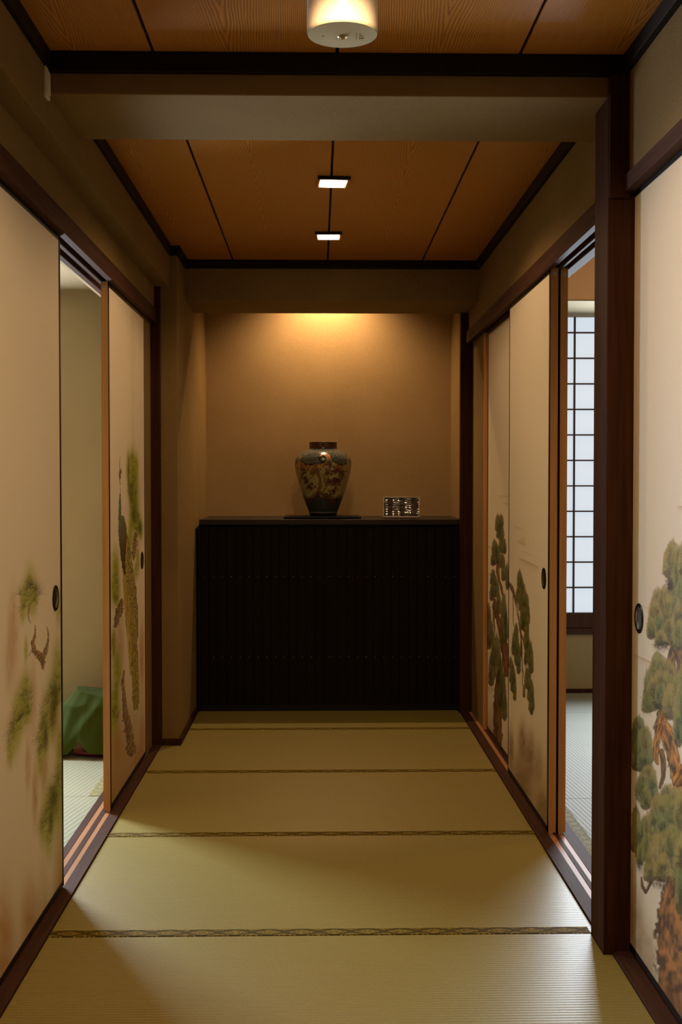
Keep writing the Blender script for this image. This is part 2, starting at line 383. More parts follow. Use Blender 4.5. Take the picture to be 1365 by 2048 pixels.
mat_thing([(-0.644, 5.842 + g_), (XR, 5.842 + g_), (XR, 6.258), (0.758, 6.258), (0.758, 6.33), (-0.644, 6.33)], 'short far straw mat running under the front of the black cabinet', G, [(-0.644, XR, 5.844, 5.884)], strip(5.844), M['tatami'])
# room mats
hr = heri('right_room_border_cloth', 1, (0.20, 0.20, 0.13), (0.62, 0.60, 0.42), per=0.055, wid=0.05, o2=0.903)
hl = heri('left_room_border_cloth', 1, (0.22, 0.22, 0.11), (0.50, 0.48, 0.28), per=0.055, wid=0.05, o2=-0.905)
mat_thing([(0.903, 4.55), (1.80, 4.55), (1.80, 6.25), (0.903, 6.25)], 'pale straw mat in the right room seen beyond the open doorway, the farther one', 'straw mats of the right room', [(0.903, 0.948, 4.55, 6.25)], hr, M['tatami_r'])
mat_thing([(0.903, 2.72), (1.80, 2.72), (1.80, 4.548), (0.903, 4.548)], 'pale straw mat of the right room directly behind the thick post', 'straw mats of the right room', [(0.903, 0.948, 2.72, 4.548)], hr, M['tatami_r'])
mat_thing([(0.903, 6.252), (3.19, 6.252), (3.19, 6.83), (0.903, 6.83)], 'pale straw mat under the lattice window of the right room', 'straw mats of the right room', [], hr, M['tatami_r'])
mat_thing([(1.802, 2.72), (3.19, 2.72), (3.19, 6.25), (1.802, 6.25)], 'pale straw mat of the right room hidden behind the sliding doors', 'straw mats of the right room', [], hr, M['tatami_r'])
mat_thing([(-1.80, 4.62), (-0.860, 4.62), (-0.860, 5.51), (-0.96, 5.51), (-0.96, 5.595), (-1.80, 5.595)], 'pale straw mat in the left room under the red tray', 'straw mats of the left room', [(-0.905, -0.860, 4.62, 5.51)], hl, M['tatami_l'])
mat_thing([(-1.80, 2.8), (-0.860, 2.8), (-0.860, 4.618), (-1.80, 4.618)], 'pale straw mat of the left room just inside the open doorway', 'straw mats of the left room', [], hl, M['tatami_l'])
mat_thing([(-3.49, 1.01), (-1.802, 1.01), (-1.802, 5.59), (-3.49, 5.59)], 'straw mat of the left room hidden behind the near door', 'straw mats of the left room', [], hl, M['tatami_l'])
mat_thing([(-1.80, 1.01), (-0.860, 1.01), (-0.860, 2.798), (-1.80, 2.798)], 'straw mat of the left room behind the nearest door panel', 'straw mats of the left room', [], hl, M['tatami_l'])

# ================================================================== PAINTED SLIDING DOORS
def vn(x, y, seed=0):
    xi = np.floor(x).astype(np.int64); yi = np.floor(y).astype(np.int64); fx = x - xi; fy = y - yi
    fx = fx * fx * (3 - 2 * fx); fy = fy * fy * (3 - 2 * fy)
    def h(a, b):
        n = (a * 374761393 + b * 668265263 + seed * 974634777) & 0x7fffffff
        n = ((n ^ (n >> 13)) * 1274126177) & 0x7fffffff
        return ((n ^ (n >> 16)) & 0xffff) / 65535.0
    return (h(xi, yi) * (1 - fx) + h(xi + 1, yi) * fx) * (1 - fy) + (h(xi, yi + 1) * (1 - fx) + h(xi + 1, yi + 1) * fx) * fy
def ss(a, b, x):
    t = np.clip((x - a) / (b - a), 0, 1); return t * t * (3 - 2 * t)
PAPER = np.array([0.77, 0.71, 0.60])
class Art:
    """a painted paper face lying in the plane x = xp; drawing positions are sketched as seen from the corridor"""
    def __init__(s, xp, y0, y1, z0, z1, nu, nv):
        s.xp, s.y0, s.y1, s.z0, s.z1, s.nu, s.nv = xp, y0, y1, z0, z1, nu, nv
        s.Y, s.Z = np.meshgrid(np.linspace(y0, y1, nu), np.linspace(z0, z1, nv))
        P = np.stack([np.full_like(s.Y, xp), s.Y, s.Z - CH], -1); d = P @ CF
        s.PX = CX + FPX * (P @ CR) / d; s.PY = CY - FPX * (P @ CU) / d
        s.c = np.tile(PAPER, (nv, nu, 1))
    def mixin(s, a, col):
        a = a[..., None]; s.c = s.c * (1 - a) + np.asarray(col) * a
    def win(s, px, py, rx, ry):
        m = (np.abs(s.PX - px) < rx) & (np.abs(s.PY - py) < ry)
        if not m.any(): return None
        r = np.where(m.any(1))[0]; q = np.where(m.any(0))[0]
        return slice(r[0], r[-1] + 1), slice(q[0], q[-1] + 1)
    def put(s, w, a, col):
        a = a[..., None]; s.c[w] = s.c[w] * (1 - a) + col * a
    def wash(s, px, py, rx, ry, col, al=0.6, tilt=0.0):
        w = s.win(px, py, rx * 2.2, ry * 2.2)
        if w is None: return
        X = (s.PX[w] - px) / rx; Y = (s.PY[w] - py) / ry; X = X + tilt * Y
        n = vn(s.PX[w] / (rx * 0.5), s.PY[w] / (ry * 0.22), 3)
        s.put(w, al * np.exp(-1.1 * (X * X + Y * Y) ** 1.4) * (0.75 + 0.5 * n).clip(0, 1.2), np.array(col))
    def clump(s, px, py, rx, ry, dark=(0.075, 0.105, 0.035), light=(0.30, 0.29, 0.075), rim=(0.26, 0.20, 0.07), al=0.93, seed=0, base=-0.55):
        w = s.win(px, py, rx * 1.35, ry * 1.35)
        if w is None: return
        X = (s.PX[w] - px) / rx; Y = -(s.PY[w] - py) / ry
        Yb = Y - base; up = Yb > 0
        rho = np.sqrt(X * X + (Yb / np.where(up, 1 - base, 1 + base)) ** 2)
        th = np.arctan2(X, Yb)
        k = 26 + 8 * rx / 10
        n1 = vn(th * k + 3 * seed, rho * 2.5 + seed, seed); n2 = vn(th * k * 2.3, rho * 5, seed + 5)
        lump = vn(X * 2.2 + seed * 7, Y * 2.6 + seed, seed + 9)
        edge = 1.0 + 0.22 * (n1 - 0.6) + 0.16 * (lump - 0.5)
        a = al * ss(edge + 0.02, edge - 0.16, rho)
        t = np.clip(-0.02 + 1.0 * rho * np.where(up, 1, 0.5) + 0.7 * (lump - 0.5) + 0.9 * (n1 - 0.5) + 0.6 * (n2 - 0.5), 0, 1)[..., None]
        col = np.array(dark) * (1 - t) + np.array(light) * t
        rr = ss(0.72, 1.0, rho)[..., None] * 0.7; col = col * (1 - rr) + np.array(rim) * rr
        low = (ss(-0.45, -0.8, Y) * 0.6)[..., None]; col = col * (1 - low) + np.array([0.10, 0.055, 0.02]) * low
        s.put(w, a, col)
    def strokes(s, px, py, rx, ry, n, length, col, al=0.6, fan=2.4, k=7, up=1.0, w_=1):
        """needle bursts: k fine hairs fanning out of n random points inside an ellipse"""
        r = np.sqrt(rng.random(n)); t = rng.random(n) * 2 * np.pi
        bx = px + rx * r * np.cos(t); by = py + ry * r * np.sin(t)
        D = CF[None] + CR[None] * ((bx - CX) / FPX)[:, None] - CU[None] * ((by - CY) / FPX)[:, None]
        tt = s.xp / D[:, 0]; u = D[:, 1] * tt; v = D[:, 2] * tt + CH
        for j in range(k):
            ang = np.pi / 2 * up + (j / max(1, k - 1) - 0.5) * fan + rng.normal(0, 0.15, n)
            L = length * (0.6 + 0.6 * rng.random(n))
            m_ = 10
            q = np.linspace(0, 1, m_)[None]
            U = u[:, None] + 1.9 * np.cos(ang)[:, None] * L[:, None] * q; V = v[:, None] + np.sin(ang)[:, None] * L[:, None] * q
            iu = np.round((U - s.y0) / (s.y1 - s.y0) * (s.nu - 1)).astype(int).ravel(); iv = np.round((V - s.z0) / (s.z1 - s.z0) * (s.nv - 1)).astype(int).ravel()
            ok = (iu >= 0) & (iu < s.nu) & (iv >= 0) & (iv < s.nv); fade = (al * (1 - 0.6 * q) * np.ones((n, 1))).ravel()[ok]
            iu, iv = iu[ok], iv[ok]
            s.c[iv, iu] = s.c[iv, iu] * (1 - fade[:, None]) + np.array(col) * fade[:, None]
    def branch(s, pts, dark=(0.10, 0.045, 0.018), light=(0.33, 0.17, 0.055), al=0.95, seed=0, outline=True, rough=0.35, mott=False):
        P = np.array(pts, float)
        w = s.win((P[:, 0].min() + P[:, 0].max()) / 2, (P[:, 1].min() + P[:, 1].max()) / 2, np.ptp(P[:, 0]) / 2 + P[:, 2].max() * 1.6 + 2, np.ptp(P[:, 1]) / 2 + P[:, 2].max() * 1.6 + 2)
        if w is None: return
        X, Y = s.PX[w], s.PY[w]; best = np.full(X.shape, 9e9); side = np.zeros_like(X); al_ = np.zeros_like(X); L = 0
        for i in range(len(P) - 1):
            a, b = P[i], P[i + 1]; d = b[:2] - a[:2]; l2 = (d ** 2).sum() + 1e-9
            t = np.clip(((X - a[0]) * d[0] + (Y - a[1]) * d[1]) / l2, 0, 1)
            dx = X - (a[0] + t * d[0]); dy = Y - (a[1] + t * d[1]); r = a[2] + t * (b[2] - a[2])
            q = np.hypot(dx, dy) / r; m_ = q < best
            best = np.where(m_, q, best); side = np.where(m_, (dx * d[1] - dy * d[0]) / math.sqrt(l2) / r, side); al_ = np.where(m_, L + t * math.sqrt(l2), al_)
            L += math.sqrt(l2)
        n = vn(side * 3.2 + seed, al_ / 16, seed + 2); n3 = vn(side * 8 + seed, al_ / 9, seed + 4); n2 = vn(X / 4.0, Y / 7.0, seed + 7)
        if mott:
            n = vn(X / 1.3, Y / 2.6, seed + 12); n3 = vn(X / 0.8 + 5, Y / 1.5, seed + 14); n2 = 0.5 * n2 + 0.5 * vn(X / 1.2, Y / 2.4, seed + 15)
        q = best * (1 - rough * (n2 - 0.5))
        a = al * ss(1.05, 0.85, q)
        t = np.clip(0.52 + 0.30 * side + 1.3 * (n - 0.5) + 0.8 * (n3 - 0.5), 0, 1)[..., None]
        col = np.array(dark) * (1 - t) + np.array(light) * t
        if outline:
            e = (ss(0.72, 0.95, q) * 0.75)[..., None]; col = col * (1 - e) + np.array(dark) * 0.5 * e
        s.put(w, a, col)
    def poly(s, pts, f, al=1.0, seed=0):
        P = np.array(pts, float); c_ = (P.min(0) + P.max(0)) / 2; r = np.ptp(P, axis=0) / 2 + 1
        w = s.win(c_[0], c_[1], r[0], r[1])
        if w is None: return
        X, Y = s.PX[w], s.PY[w]; X0, Y0 = X, Y; X = X + 1.6 * (vn(X / 1.4 + seed, Y / 4.5, 31) - .5); Y = Y + 5 * (vn(X0 / 1.2, Y0 / 5, 33) - .5); ins = np.zeros(X.shape, bool); j = len(P) - 1
        for i in range(len(P)):
            cnd = ((P[i, 1] > Y) != (P[j, 1] > Y)) & (X < (P[j, 0] - P[i, 0]) * (Y - P[i, 1]) / (P[j, 1] - P[i, 1] + 1e-9) + P[i, 0]); ins ^= cnd; j = i
        s.put(w, al * ins, f(X, Y))
    def mesh(s, ztop, parent, off, thick):
        """grid face with the painting as surface colour, plus one plain strip up to ztop"""
        sgn = -1 if s.xp < 0 else 1; nu, nv = s.nu, s.nv
        co = np.stack([np.full(nu * nv, s.xp), s.Y.ravel(), s.Z.ravel()], -1)
        top = np.stack([np.full(nu, s.xp), s.Y[-1], np.full(nu, ztop)], -1)
        co = np.concatenate([co, top]) - np.array(off)
        NV = nv + 1; i, j = np.meshgrid(np.arange(nu - 1), np.arange(NV - 1)); a = (j * nu + i).ravel()
        q = np.stack([a, a + nu, a + nu + 1, a + 1], -1) if sgn < 0 else np.stack([a, a + 1, a + nu + 1, a + nu], -1)
        if sgn < 0: q = q[:, ::-1]
        q = q[:, ::-1]
        me = bpy.data.meshes.new('painted_paper')
        me.vertices.add(len(co)); me.vertices.foreach_set('co', co.ravel().astype(np.float32))
        me.loops.add(q.size); me.loops.foreach_set('vertex_index', q.ravel().astype(np.int32))
        me.polygons.add(len(q)); me.polygons.foreach_set('loop_start', np.arange(0, q.size, 4, dtype=np.int32))
        me.update(calc_edges=True)
        at = me.color_attributes.new('paint', 'FLOAT_COLOR', 'POINT')
        cc = np.concatenate([s.c.reshape(-1, 3), s.c[-1]]); rgba = np.concatenate([cc, np.ones((len(cc), 1))], 1)
        at.data.foreach_set('color', rgba.ravel().astype(np.float32))
        me.materials.append(M['paint']); o = bpy.data.objects.new('painted_paper', me); link(o, parent); return o
def paintmat():
    m = mat('painted_door_paper', (0.7, 0.6, 0.5), 0.62, spec=0.25); k = N(m)
    a = k.new('ShaderNodeAttribute', _attribute_name='paint'); x = k.xyz()
    th = k.noise(k.comb(k.m('MULTIPLY', x[0], 3), k.m('MULTIPLY', x[1], 90), k.m('MULTIPLY', x[2], 900)), 1, 2)
    th2 = k.noise(k.comb(k.m('MULTIPLY', x[0], 3), k.m('MULTIPLY', x[1], 900), k.m('MULTIPLY', x[2], 90)), 1, 2)
    f = k.m('ADD', k.m('MULTIPLY', th, 0.5), k.m('MULTIPLY', th2, 0.5))
    k.base(k.mix(0.14, a.outputs['Color'], k.ramp(f, [(0.35, (0.30, 0.25, 0.17)), (0.65, (0.9, 0.82, 0.66))]), 'OVERLAY'))
    k.bump(f, 0.15, 0.0005); return m
M['paint'] = paintmat()

GR_D = (0.060, 0.075, 0.022); GR_L = (0.26, 0.275, 0.070); WASHG = (0.40, 0.43, 0.10); ORG = (0.52, 0.30, 0.12); BRN = (0.30, 0.185, 0.055)
def pc(ox, oy, s_): return lambda x, y: (ox + x / s_, oy + y / s_)

def art_A(A):    # near left door: misty pine sprays
    q = pc(0, 1100, 6.826); q2 = pc(0, 1380, 6.023)
    A.mixin(ss(1500, 2100, A.PY) * 0.30, BRN)
    for (x, y, rx, ry, al) in ((26, 1262, 11, 85, .5), (18, 1330, 9, 60, .35), (56, 1530, 6, 55, .5), (70, 1590, 6, 60, .65), (88, 1535, 8, 60, .6), (112, 1440, 8, 55, .5), (66, 1400, 7, 80, .4), (122, 1790, 16, 150, .75), (60, 1850, 18, 95, .7), (88, 1800, 12, 80, .35), (8, 1900, 22, 120, .8), (-60, 1850, 40, 140, .5)):
        A.wash(x, y, rx, ry, (0.46, 0.25, 0.085), al)
    A.mixin(ss(1740, 2050, A.PY - (128 - A.PX) * 0.9) * 0.45, (0.36, 0.20, 0.06))
    # sprays: wash then needles
    sp = [(60, 1170, 13, 42), (62, 1205, 13, 30), (47, 1195, 8, 24), (45, 1225, 7, 22), (70, 1190, 7, 24), (117, 1210, 6, 40), (52, 1300, 4, 28),
          (52, 1380, 13, 40), (42, 1415, 15, 50), (35, 1440, 12, 45), (28, 1475, 11, 40), (20, 1505, 8, 32), (56, 1425, 8, 30), (116, 1330, 11, 55), (112, 1380, 13, 55), (104, 1410, 13, 50), (92, 1440, 12, 55), (86, 1480, 10, 42), (80, 1520, 7, 36), (104, 1460, 7, 28),
          (119, 1500, 8, 55), (118, 1560, 10, 50), (106, 1600, 16, 45), (100, 1630, 17, 42), (86, 1655, 9, 40), (98, 1675, 9, 42), (118, 1610, 8, 60)]
    for (x, y, rx, ry) in sp: A.wash(x, y, rx, ry, WASHG, 0.88)
    for (x, y, rx, ry, n) in ((62, 1180, 9, 30, 60), (60, 1190, 12, 25, 70), (72, 1195, 5, 18, 30), (47, 1213, 4, 12, 8), (52, 1390, 10, 32, 60), (48, 1420, 14, 30, 70), (32, 1440, 10, 28, 60), (24, 1470, 7, 25, 40), (18, 1500, 5, 12, 12), (118, 1360, 8, 35, 70), (110, 1400, 10, 40, 120), (92, 1430, 9, 35, 80), (86, 1470, 7, 28, 80), (80, 1500, 5, 18, 20), (104, 1455, 4, 16, 16), (120, 1490, 5, 25, 30), (118, 1560, 7, 30, 60), (106, 1600, 12, 25, 110), (100, 1630, 13, 30, 110), (86, 1650, 6, 14, 20), (100, 1670, 5, 18, 25), (-40, 1450, 20, 60, 120), (-70, 1300, 25, 60, 120)):
        A.strokes(x, y, rx, ry, int(n * 0.15), 0.040, (0.040, 0.050, 0.014), 0.85, 3.0, 9)
    for (x, y) in ((80, 1190), (40, 1190), (48, 1213), (72, 1183), (102, 1375), (104, 1387), (22, 1468), (56, 1425), (74, 1480), (80, 1500), (84, 1652), (108, 1590), (100, 1660)):
        A.strokes(x, y, 1.5, 5, 5, 0.05, (0.03, 0.035, 0.012), 0.6, 3.4, 9)
    for (x, y, rx, ry) in ((92, 1475, 5, 30), (106, 1430, 7, 30), (110, 1390, 6, 30), (108, 1600, 8, 22), (102, 1640, 5, 24)): A.wash(x, y, rx, ry, (0.09, 0.075, 0.022), 0.7)
    br = dict(dark=(0.055, 0.032, 0.020), light=(0.40, 0.24, 0.12), mott=True)
    A.branch([(62, 1205, 1.4), (58, 1215, 1.8), (56, 1228, 2.0), (58, 1240, 1.8), (61, 1246, 1)], al=.6, seed=1, rough=1.5, outline=False, **br)
    A.branch([(70, 1250, 1), (71, 1262, 1.5), (69, 1275, 2.5), (65, 1286, 3.5), (70, 1303, 5.5), (80, 1312, 7), (86, 1325, 5.5), (86, 1338, 2)], al=.9, seed=2, rough=1.1, outline=False, **br)
    A.branch([(94, 1254, 1), (97, 1268, 1.6), (96, 1285, 2.2), (92, 1300, 4), (86, 1314, 6)], al=.85, seed=3, rough=1.1, outline=False, **br)
    A.branch([(66, 1296, 1.5), (58, 1312, 0.8)], al=.6, seed=4, **br)
    A.branch([(-10, 1500, 4), (-40, 1420, 7), (-80, 1500, 12), (-110, 1700, 16)], seed=5, **br)

def art_B(A):    # far left door: peacock among pines
    q = pc(205, 870, 6.61); r = pc(205, 1150, 5.535)
    A.mixin(ss(1200, 1500, A.PY) * 0.28, BRN); A.mixin(ss(1360, 1600, A.PY) * 0.75, (0.38, 0.205, 0.05))
    for (x, y, rx, ry, al) in ((284, 1310, 5, 70, .65), (240, 1290, 9, 60, .55), (240, 1490, 14, 40, .5), (284, 1480, 5, 60, .55), (232, 1480, 8, 50, .6), (275, 1530, 8, 40, .5)): A.wash(x, y, rx, ry, (0.42, 0.23, 0.065), al)
    for (x, y, rx, ry) in ((266, 925, 6, 40), (257, 935, 5, 36), (273, 940, 5, 36), (264, 970, 9, 40), (270, 990, 9, 36), (268, 1020, 9, 40), (274, 1045, 9, 32), (282, 1060, 5, 22), (262, 1060, 5, 50), (258, 1090, 4, 30), (276, 1120, 4, 30), (272, 1140, 4, 20), (231, 1130, 8, 36), (230, 1165, 9, 34), (232, 1190, 9, 30), (236, 1340, 9, 40), (228, 1290, 5, 40), (231, 1400, 9, 45), (229, 1440, 8, 36)):
        A.wash(x, y, rx, ry, (0.36, 0.40, 0.05), 1.0)
    for (x, y, rx, ry, n) in ((264, 945, 9, 40, 260), (266, 980, 9, 30, 260), (268, 1020, 7, 30, 220), (277, 1052, 7, 20, 180), (231, 1170, 8, 24, 90), (232, 1195, 7, 14, 60), (226, 1290, 4, 24, 60), (234, 1350, 6, 40, 70), (230, 1410, 7, 30, 70), (231, 1430, 7, 16, 90)):
        A.strokes(x, y, rx, ry, int(n * .35), 0.030, (0.05, 0.06, 0.012), 0.5, 2.6, 5)
    for (x, y, rx, ry) in ((262, 985, 5, 22), (268, 1030, 5, 24), (280, 1058, 4, 14), (257, 950, 2, 30)): A.wash(x, y, rx, ry, (0.055, 0.07, 0.015), .6)
    br = dict(dark=(0.05, 0.030, 0.016), light=(0.36, 0.22, 0.09), mott=True)
    A.branch([(*q(440, 1310), 3), (*q(430, 1420), 5), (*q(420, 1540), 4.5), (*q(410, 1650), 2)], seed=3, rough=1.2, al=.85, outline=False, **br)
    A.branch([(*r(215, 270), 2.5), (*r(195, 380), 7), (*r(165, 470), 6), (*r(145, 570), 3)], seed=5, rough=1.2, al=.9, outline=False, **br)
    A.branch([(*r(240, 1060), 1.5), (*r(225, 1200), 3.5), (*r(240, 1350), 4), (*r(255, 1520), 6), (*r(285, 1650), 8.5), (*r(305, 1800), 8.5), (*r(320, 1960), 9)], seed=8, rough=1.0, al=.85, outline=False, **br)
    # peacock: train, body, neck, head, crest
    def train(X, Y):
        u = (X - 205) / 1.0; n = vn(X / 1.3, Y / 3.6, 5); n2 = vn(X / 0.8, Y / 2.2, 8)
        s1 = np.abs(np.sin(Y / 3.1 + np.floor(X / 3.2) * 1.7)) * np.abs(np.cos(X / 1.1))
        t = np.clip(n * 0.8 + s1 * 0.4, 0, 1)[..., None]
        c_ = np.array([0.11, 0.090, 0.022]) * (1 - t) + np.array([0.52, 0.42, 0.09]) * t
        d = (n2 > 0.78)[..., None]; return np.where(d, np.array([0.04, 0.045, 0.02]), c_)
    def gold(X, Y):
        n = vn(X / 1.0, Y / 14, 6)[..., None]; return np.array([0.30, 0.22, 0.04]) * (1 - n) + np.array([0.60, 0.47, 0.11]) * n
    A.poly([q(300, 1210), q(330, 1300), q(360, 1450), q(375, 1560), q(400, 1700), q(440, 1950), r(375, 130), r(380, 220), r(395, 380), r(390, 480), r(400, 620), r(385, 760), r(395, 880), r(400, 1000), r(405, 1180), r(412, 1400), r(385, 1490), r(345, 1500), r(330, 1380), r(330, 1180), r(318, 1000), r(300, 800), r(280, 600), r(255, 300), r(250, 50), q(280, 1800), q(290, 1500)], train, .95)
    A.poly([q(255, 1700), q(300, 1850), q(350, 1900), r(260, 40), r(290, 180), r(310, 420), r(300, 560), r(325, 800), r(325, 1150), r(305, 1080), r(285, 850), r(262, 600), r(235, 300), r(225, 60)], gold, .85)
    def body(X, Y):
        n = vn(X / 0.9, Y / 1.6, 4)[..., None]; g = ss(1000, 1120, Y)[..., None]
        a_ = np.array([0.10, 0.15, 0.09]) * (1 - n) + np.array([0.26, 0.26, 0.06]) * n; b_ = np.array([0.045, 0.03, 0.022]) * (1 - n) + np.array([0.12, 0.08, 0.045]) * n
        e = ss(240.5, 238.5, X)[..., None]; c_ = a_ * (1 - g) + b_ * g; return c_ * (1 - e) + np.array([0.10, 0.17, 0.18]) * e
    A.poly([q(222, 940), q(245, 1030), q(290, 1090), q(315, 1200), q(320, 1330), q(310, 1500), q(300, 1640), q(310, 1840), q(285, 1840), q(255, 1720), q(240, 1580), q(222, 1450), q(210, 1300), q(212, 1150), q(214, 1020)], body, .97)
    def neck(X, Y):
        t = ss(960, 1010, Y)[..., None]; n = vn(X / 0.7, Y / 2, 2)[..., None] * .4 + .8
        return (np.array([0.16, 0.12, 0.06]) * (1 - t) + np.array([0.10, 0.19, 0.20]) * t) * n
    A.poly([q(224, 500), q(236, 620), q(240, 760), q(247, 900), q(250, 1040), q(214, 1060), q(216, 930), q(228, 800), q(234, 700), q(228, 600), q(220, 520)], neck, .97)
    A.poly([q(228, 455), q(258, 458), q(252, 500), q(242, 580), q(232, 620), q(222, 560), q(220, 490)], lambda X, Y: np.zeros(X.shape + (3,)) + np.array([0.17, 0.085, 0.035]), .9)
    A.strokes(*r(370, 1330), 6, 60, 90, 0.16, (0.20, 0.19, 0.05), .5, 0.25, 2, -1)
    A.branch([(*q(232, 290), .35), (*q(227, 380), .5), (*q(232, 455), .8)], dark=(0.1, .06, .03), light=(.16, .1, .05), outline=False, al=.8)

def mistline(A, x0, y0, x1, y1, h, al=.6, up=True):
    w = A.win((x0 + x1) / 2, (y0 + y1) / 2, abs(x1 - x0) / 2 + 2, abs(y1 - y0) / 2 + h * 1.6)
    if w is None: return
    t = (A.PX[w] - x0) / (x1 - x0); d = (A.PY[w] - (y0 + (y1 - y0) * t)); m_ = np.clip(t, 0, 1) * np.clip(1 - t, 0, 1) * 4
    A.put(w, al * (m_ ** .5) * (d > 0) * np.exp(-np.clip(d, 0, 99) / (h * .4)) * ss(0, .7, d), np.array([0.42, 0.27, 0.10]))
CL = [dict(dark=(0.050, 0.062, 0.020), light=(0.30, 0.29, 0.085), rim=(0.33, 0.29, 0.10)), dict(dark=(0.035, 0.050, 0.028), light=(0.24, 0.265, 0.095), rim=(0.28, 0.27, 0.10)), dict(dark=(0.075, 0.070, 0.020), light=(0.37, 0.315, 0.10), rim=(0.38, 0.29, 0.11))]
def clumps(A, L, g=1.0):
    for i, (x, y, rx, ry, k) in enumerate(L): A.clump(x, y, rx, ry, seed=i + 1, **{a: tuple(g * v for v in b) for a, b in CL[k].items()})

def art_C(A):    # far right door: tall pine
    q = pc(965, 1000, 7.88); r = pc(965, 1230, 7.585)
    A.mixin(ss(1380, 1480, A.PY) * 0.5 * ss(1010, 985, A.PX), (0.20, 0.115, 0.035)); A.mixin(ss(1430, 1560, A.PY) * .55, BRN)
    mistline(A, 1005, 1004, 1020, 1007, 6, .8); mistline(A, 996, 991, 1020, 991, 5, .8)
    mistline(A, 975, 1091, 993, 1097, 8, .8); mistline(A, 974, 1145, 994, 1150, 9, .8)
    A.branch([(*q(250, 980), 3), (*q(245, 1130), 3.5), (*q(265, 1260), 3), (*q(300, 1360), 2.5), (*q(325, 1500), 2)], seed=1)
    A.branch([(*q(200, 1560), 2), (*q(195, 1680), 5), (*q(240, 1850), 5.5), (*r(245, 60), 5.5), (*r(300, 300), 7), (*r(350, 550), 8), (*r(370, 900), 6)], dark=(0.055, 0.022, 0.008), light=(0.22, 0.09, 0.022), seed=2)
    A.branch([(*q(190, 1750), 3), (*q(180, 1900), 2), (*r(190, 200), 1.4), (*r(180, 330), 1)], seed=4)
    A.branch([(*r(270, 850), 3), (*r(260, 950), 7), (*r(245, 1150), 8.5), (*r(240, 1400), 9), (*r(235, 1600), 9), (*r(240, 1950), 9)], dark=(0.050, 0.022, 0.008), light=(0.22, 0.10, 0.025), seed=3)
    L = [(1003, 1040, 6, 14, 0), (996, 1045, 6, 20, 0), (1001, 1058, 9, 22, 1), (1004, 1085, 7, 24, 0), (1010, 1092, 4, 18, 1), (990, 1095, 7, 20, 0), (994, 1108, 9, 22, 1), (987, 1118, 6, 15, 0), (1005, 1120, 7, 18, 2), (1008, 1142, 6, 22, 0), (987, 1155, 7, 18, 1), (992, 1175, 9, 22, 0), (984, 1185, 5, 18, 1), (998, 1205, 6, 25, 2), (1015, 1150, 4, 32, 1), (1008, 1220, 7, 36, 0), (1012, 1250, 6, 36, 1), (1006, 1262, 4, 30, 0), (978, 1230, 6, 28, 0), (981, 1262, 8, 30, 1), (979, 1280, 6, 20, 0), (992, 1300, 12, 36, 0), (985, 1330, 9, 32, 1), (983, 1350, 7, 24, 2), (1000, 1340, 9, 40, 0), (1006, 1380, 9, 44, 1), (1010, 1410, 6, 34, 0)]
    clumps(A, L, 0.62)
    A.strokes(982, 1375, 5, 10, 12, 0.03, (0.05, 0.03, 0.015), .6, 3, 5, -1)

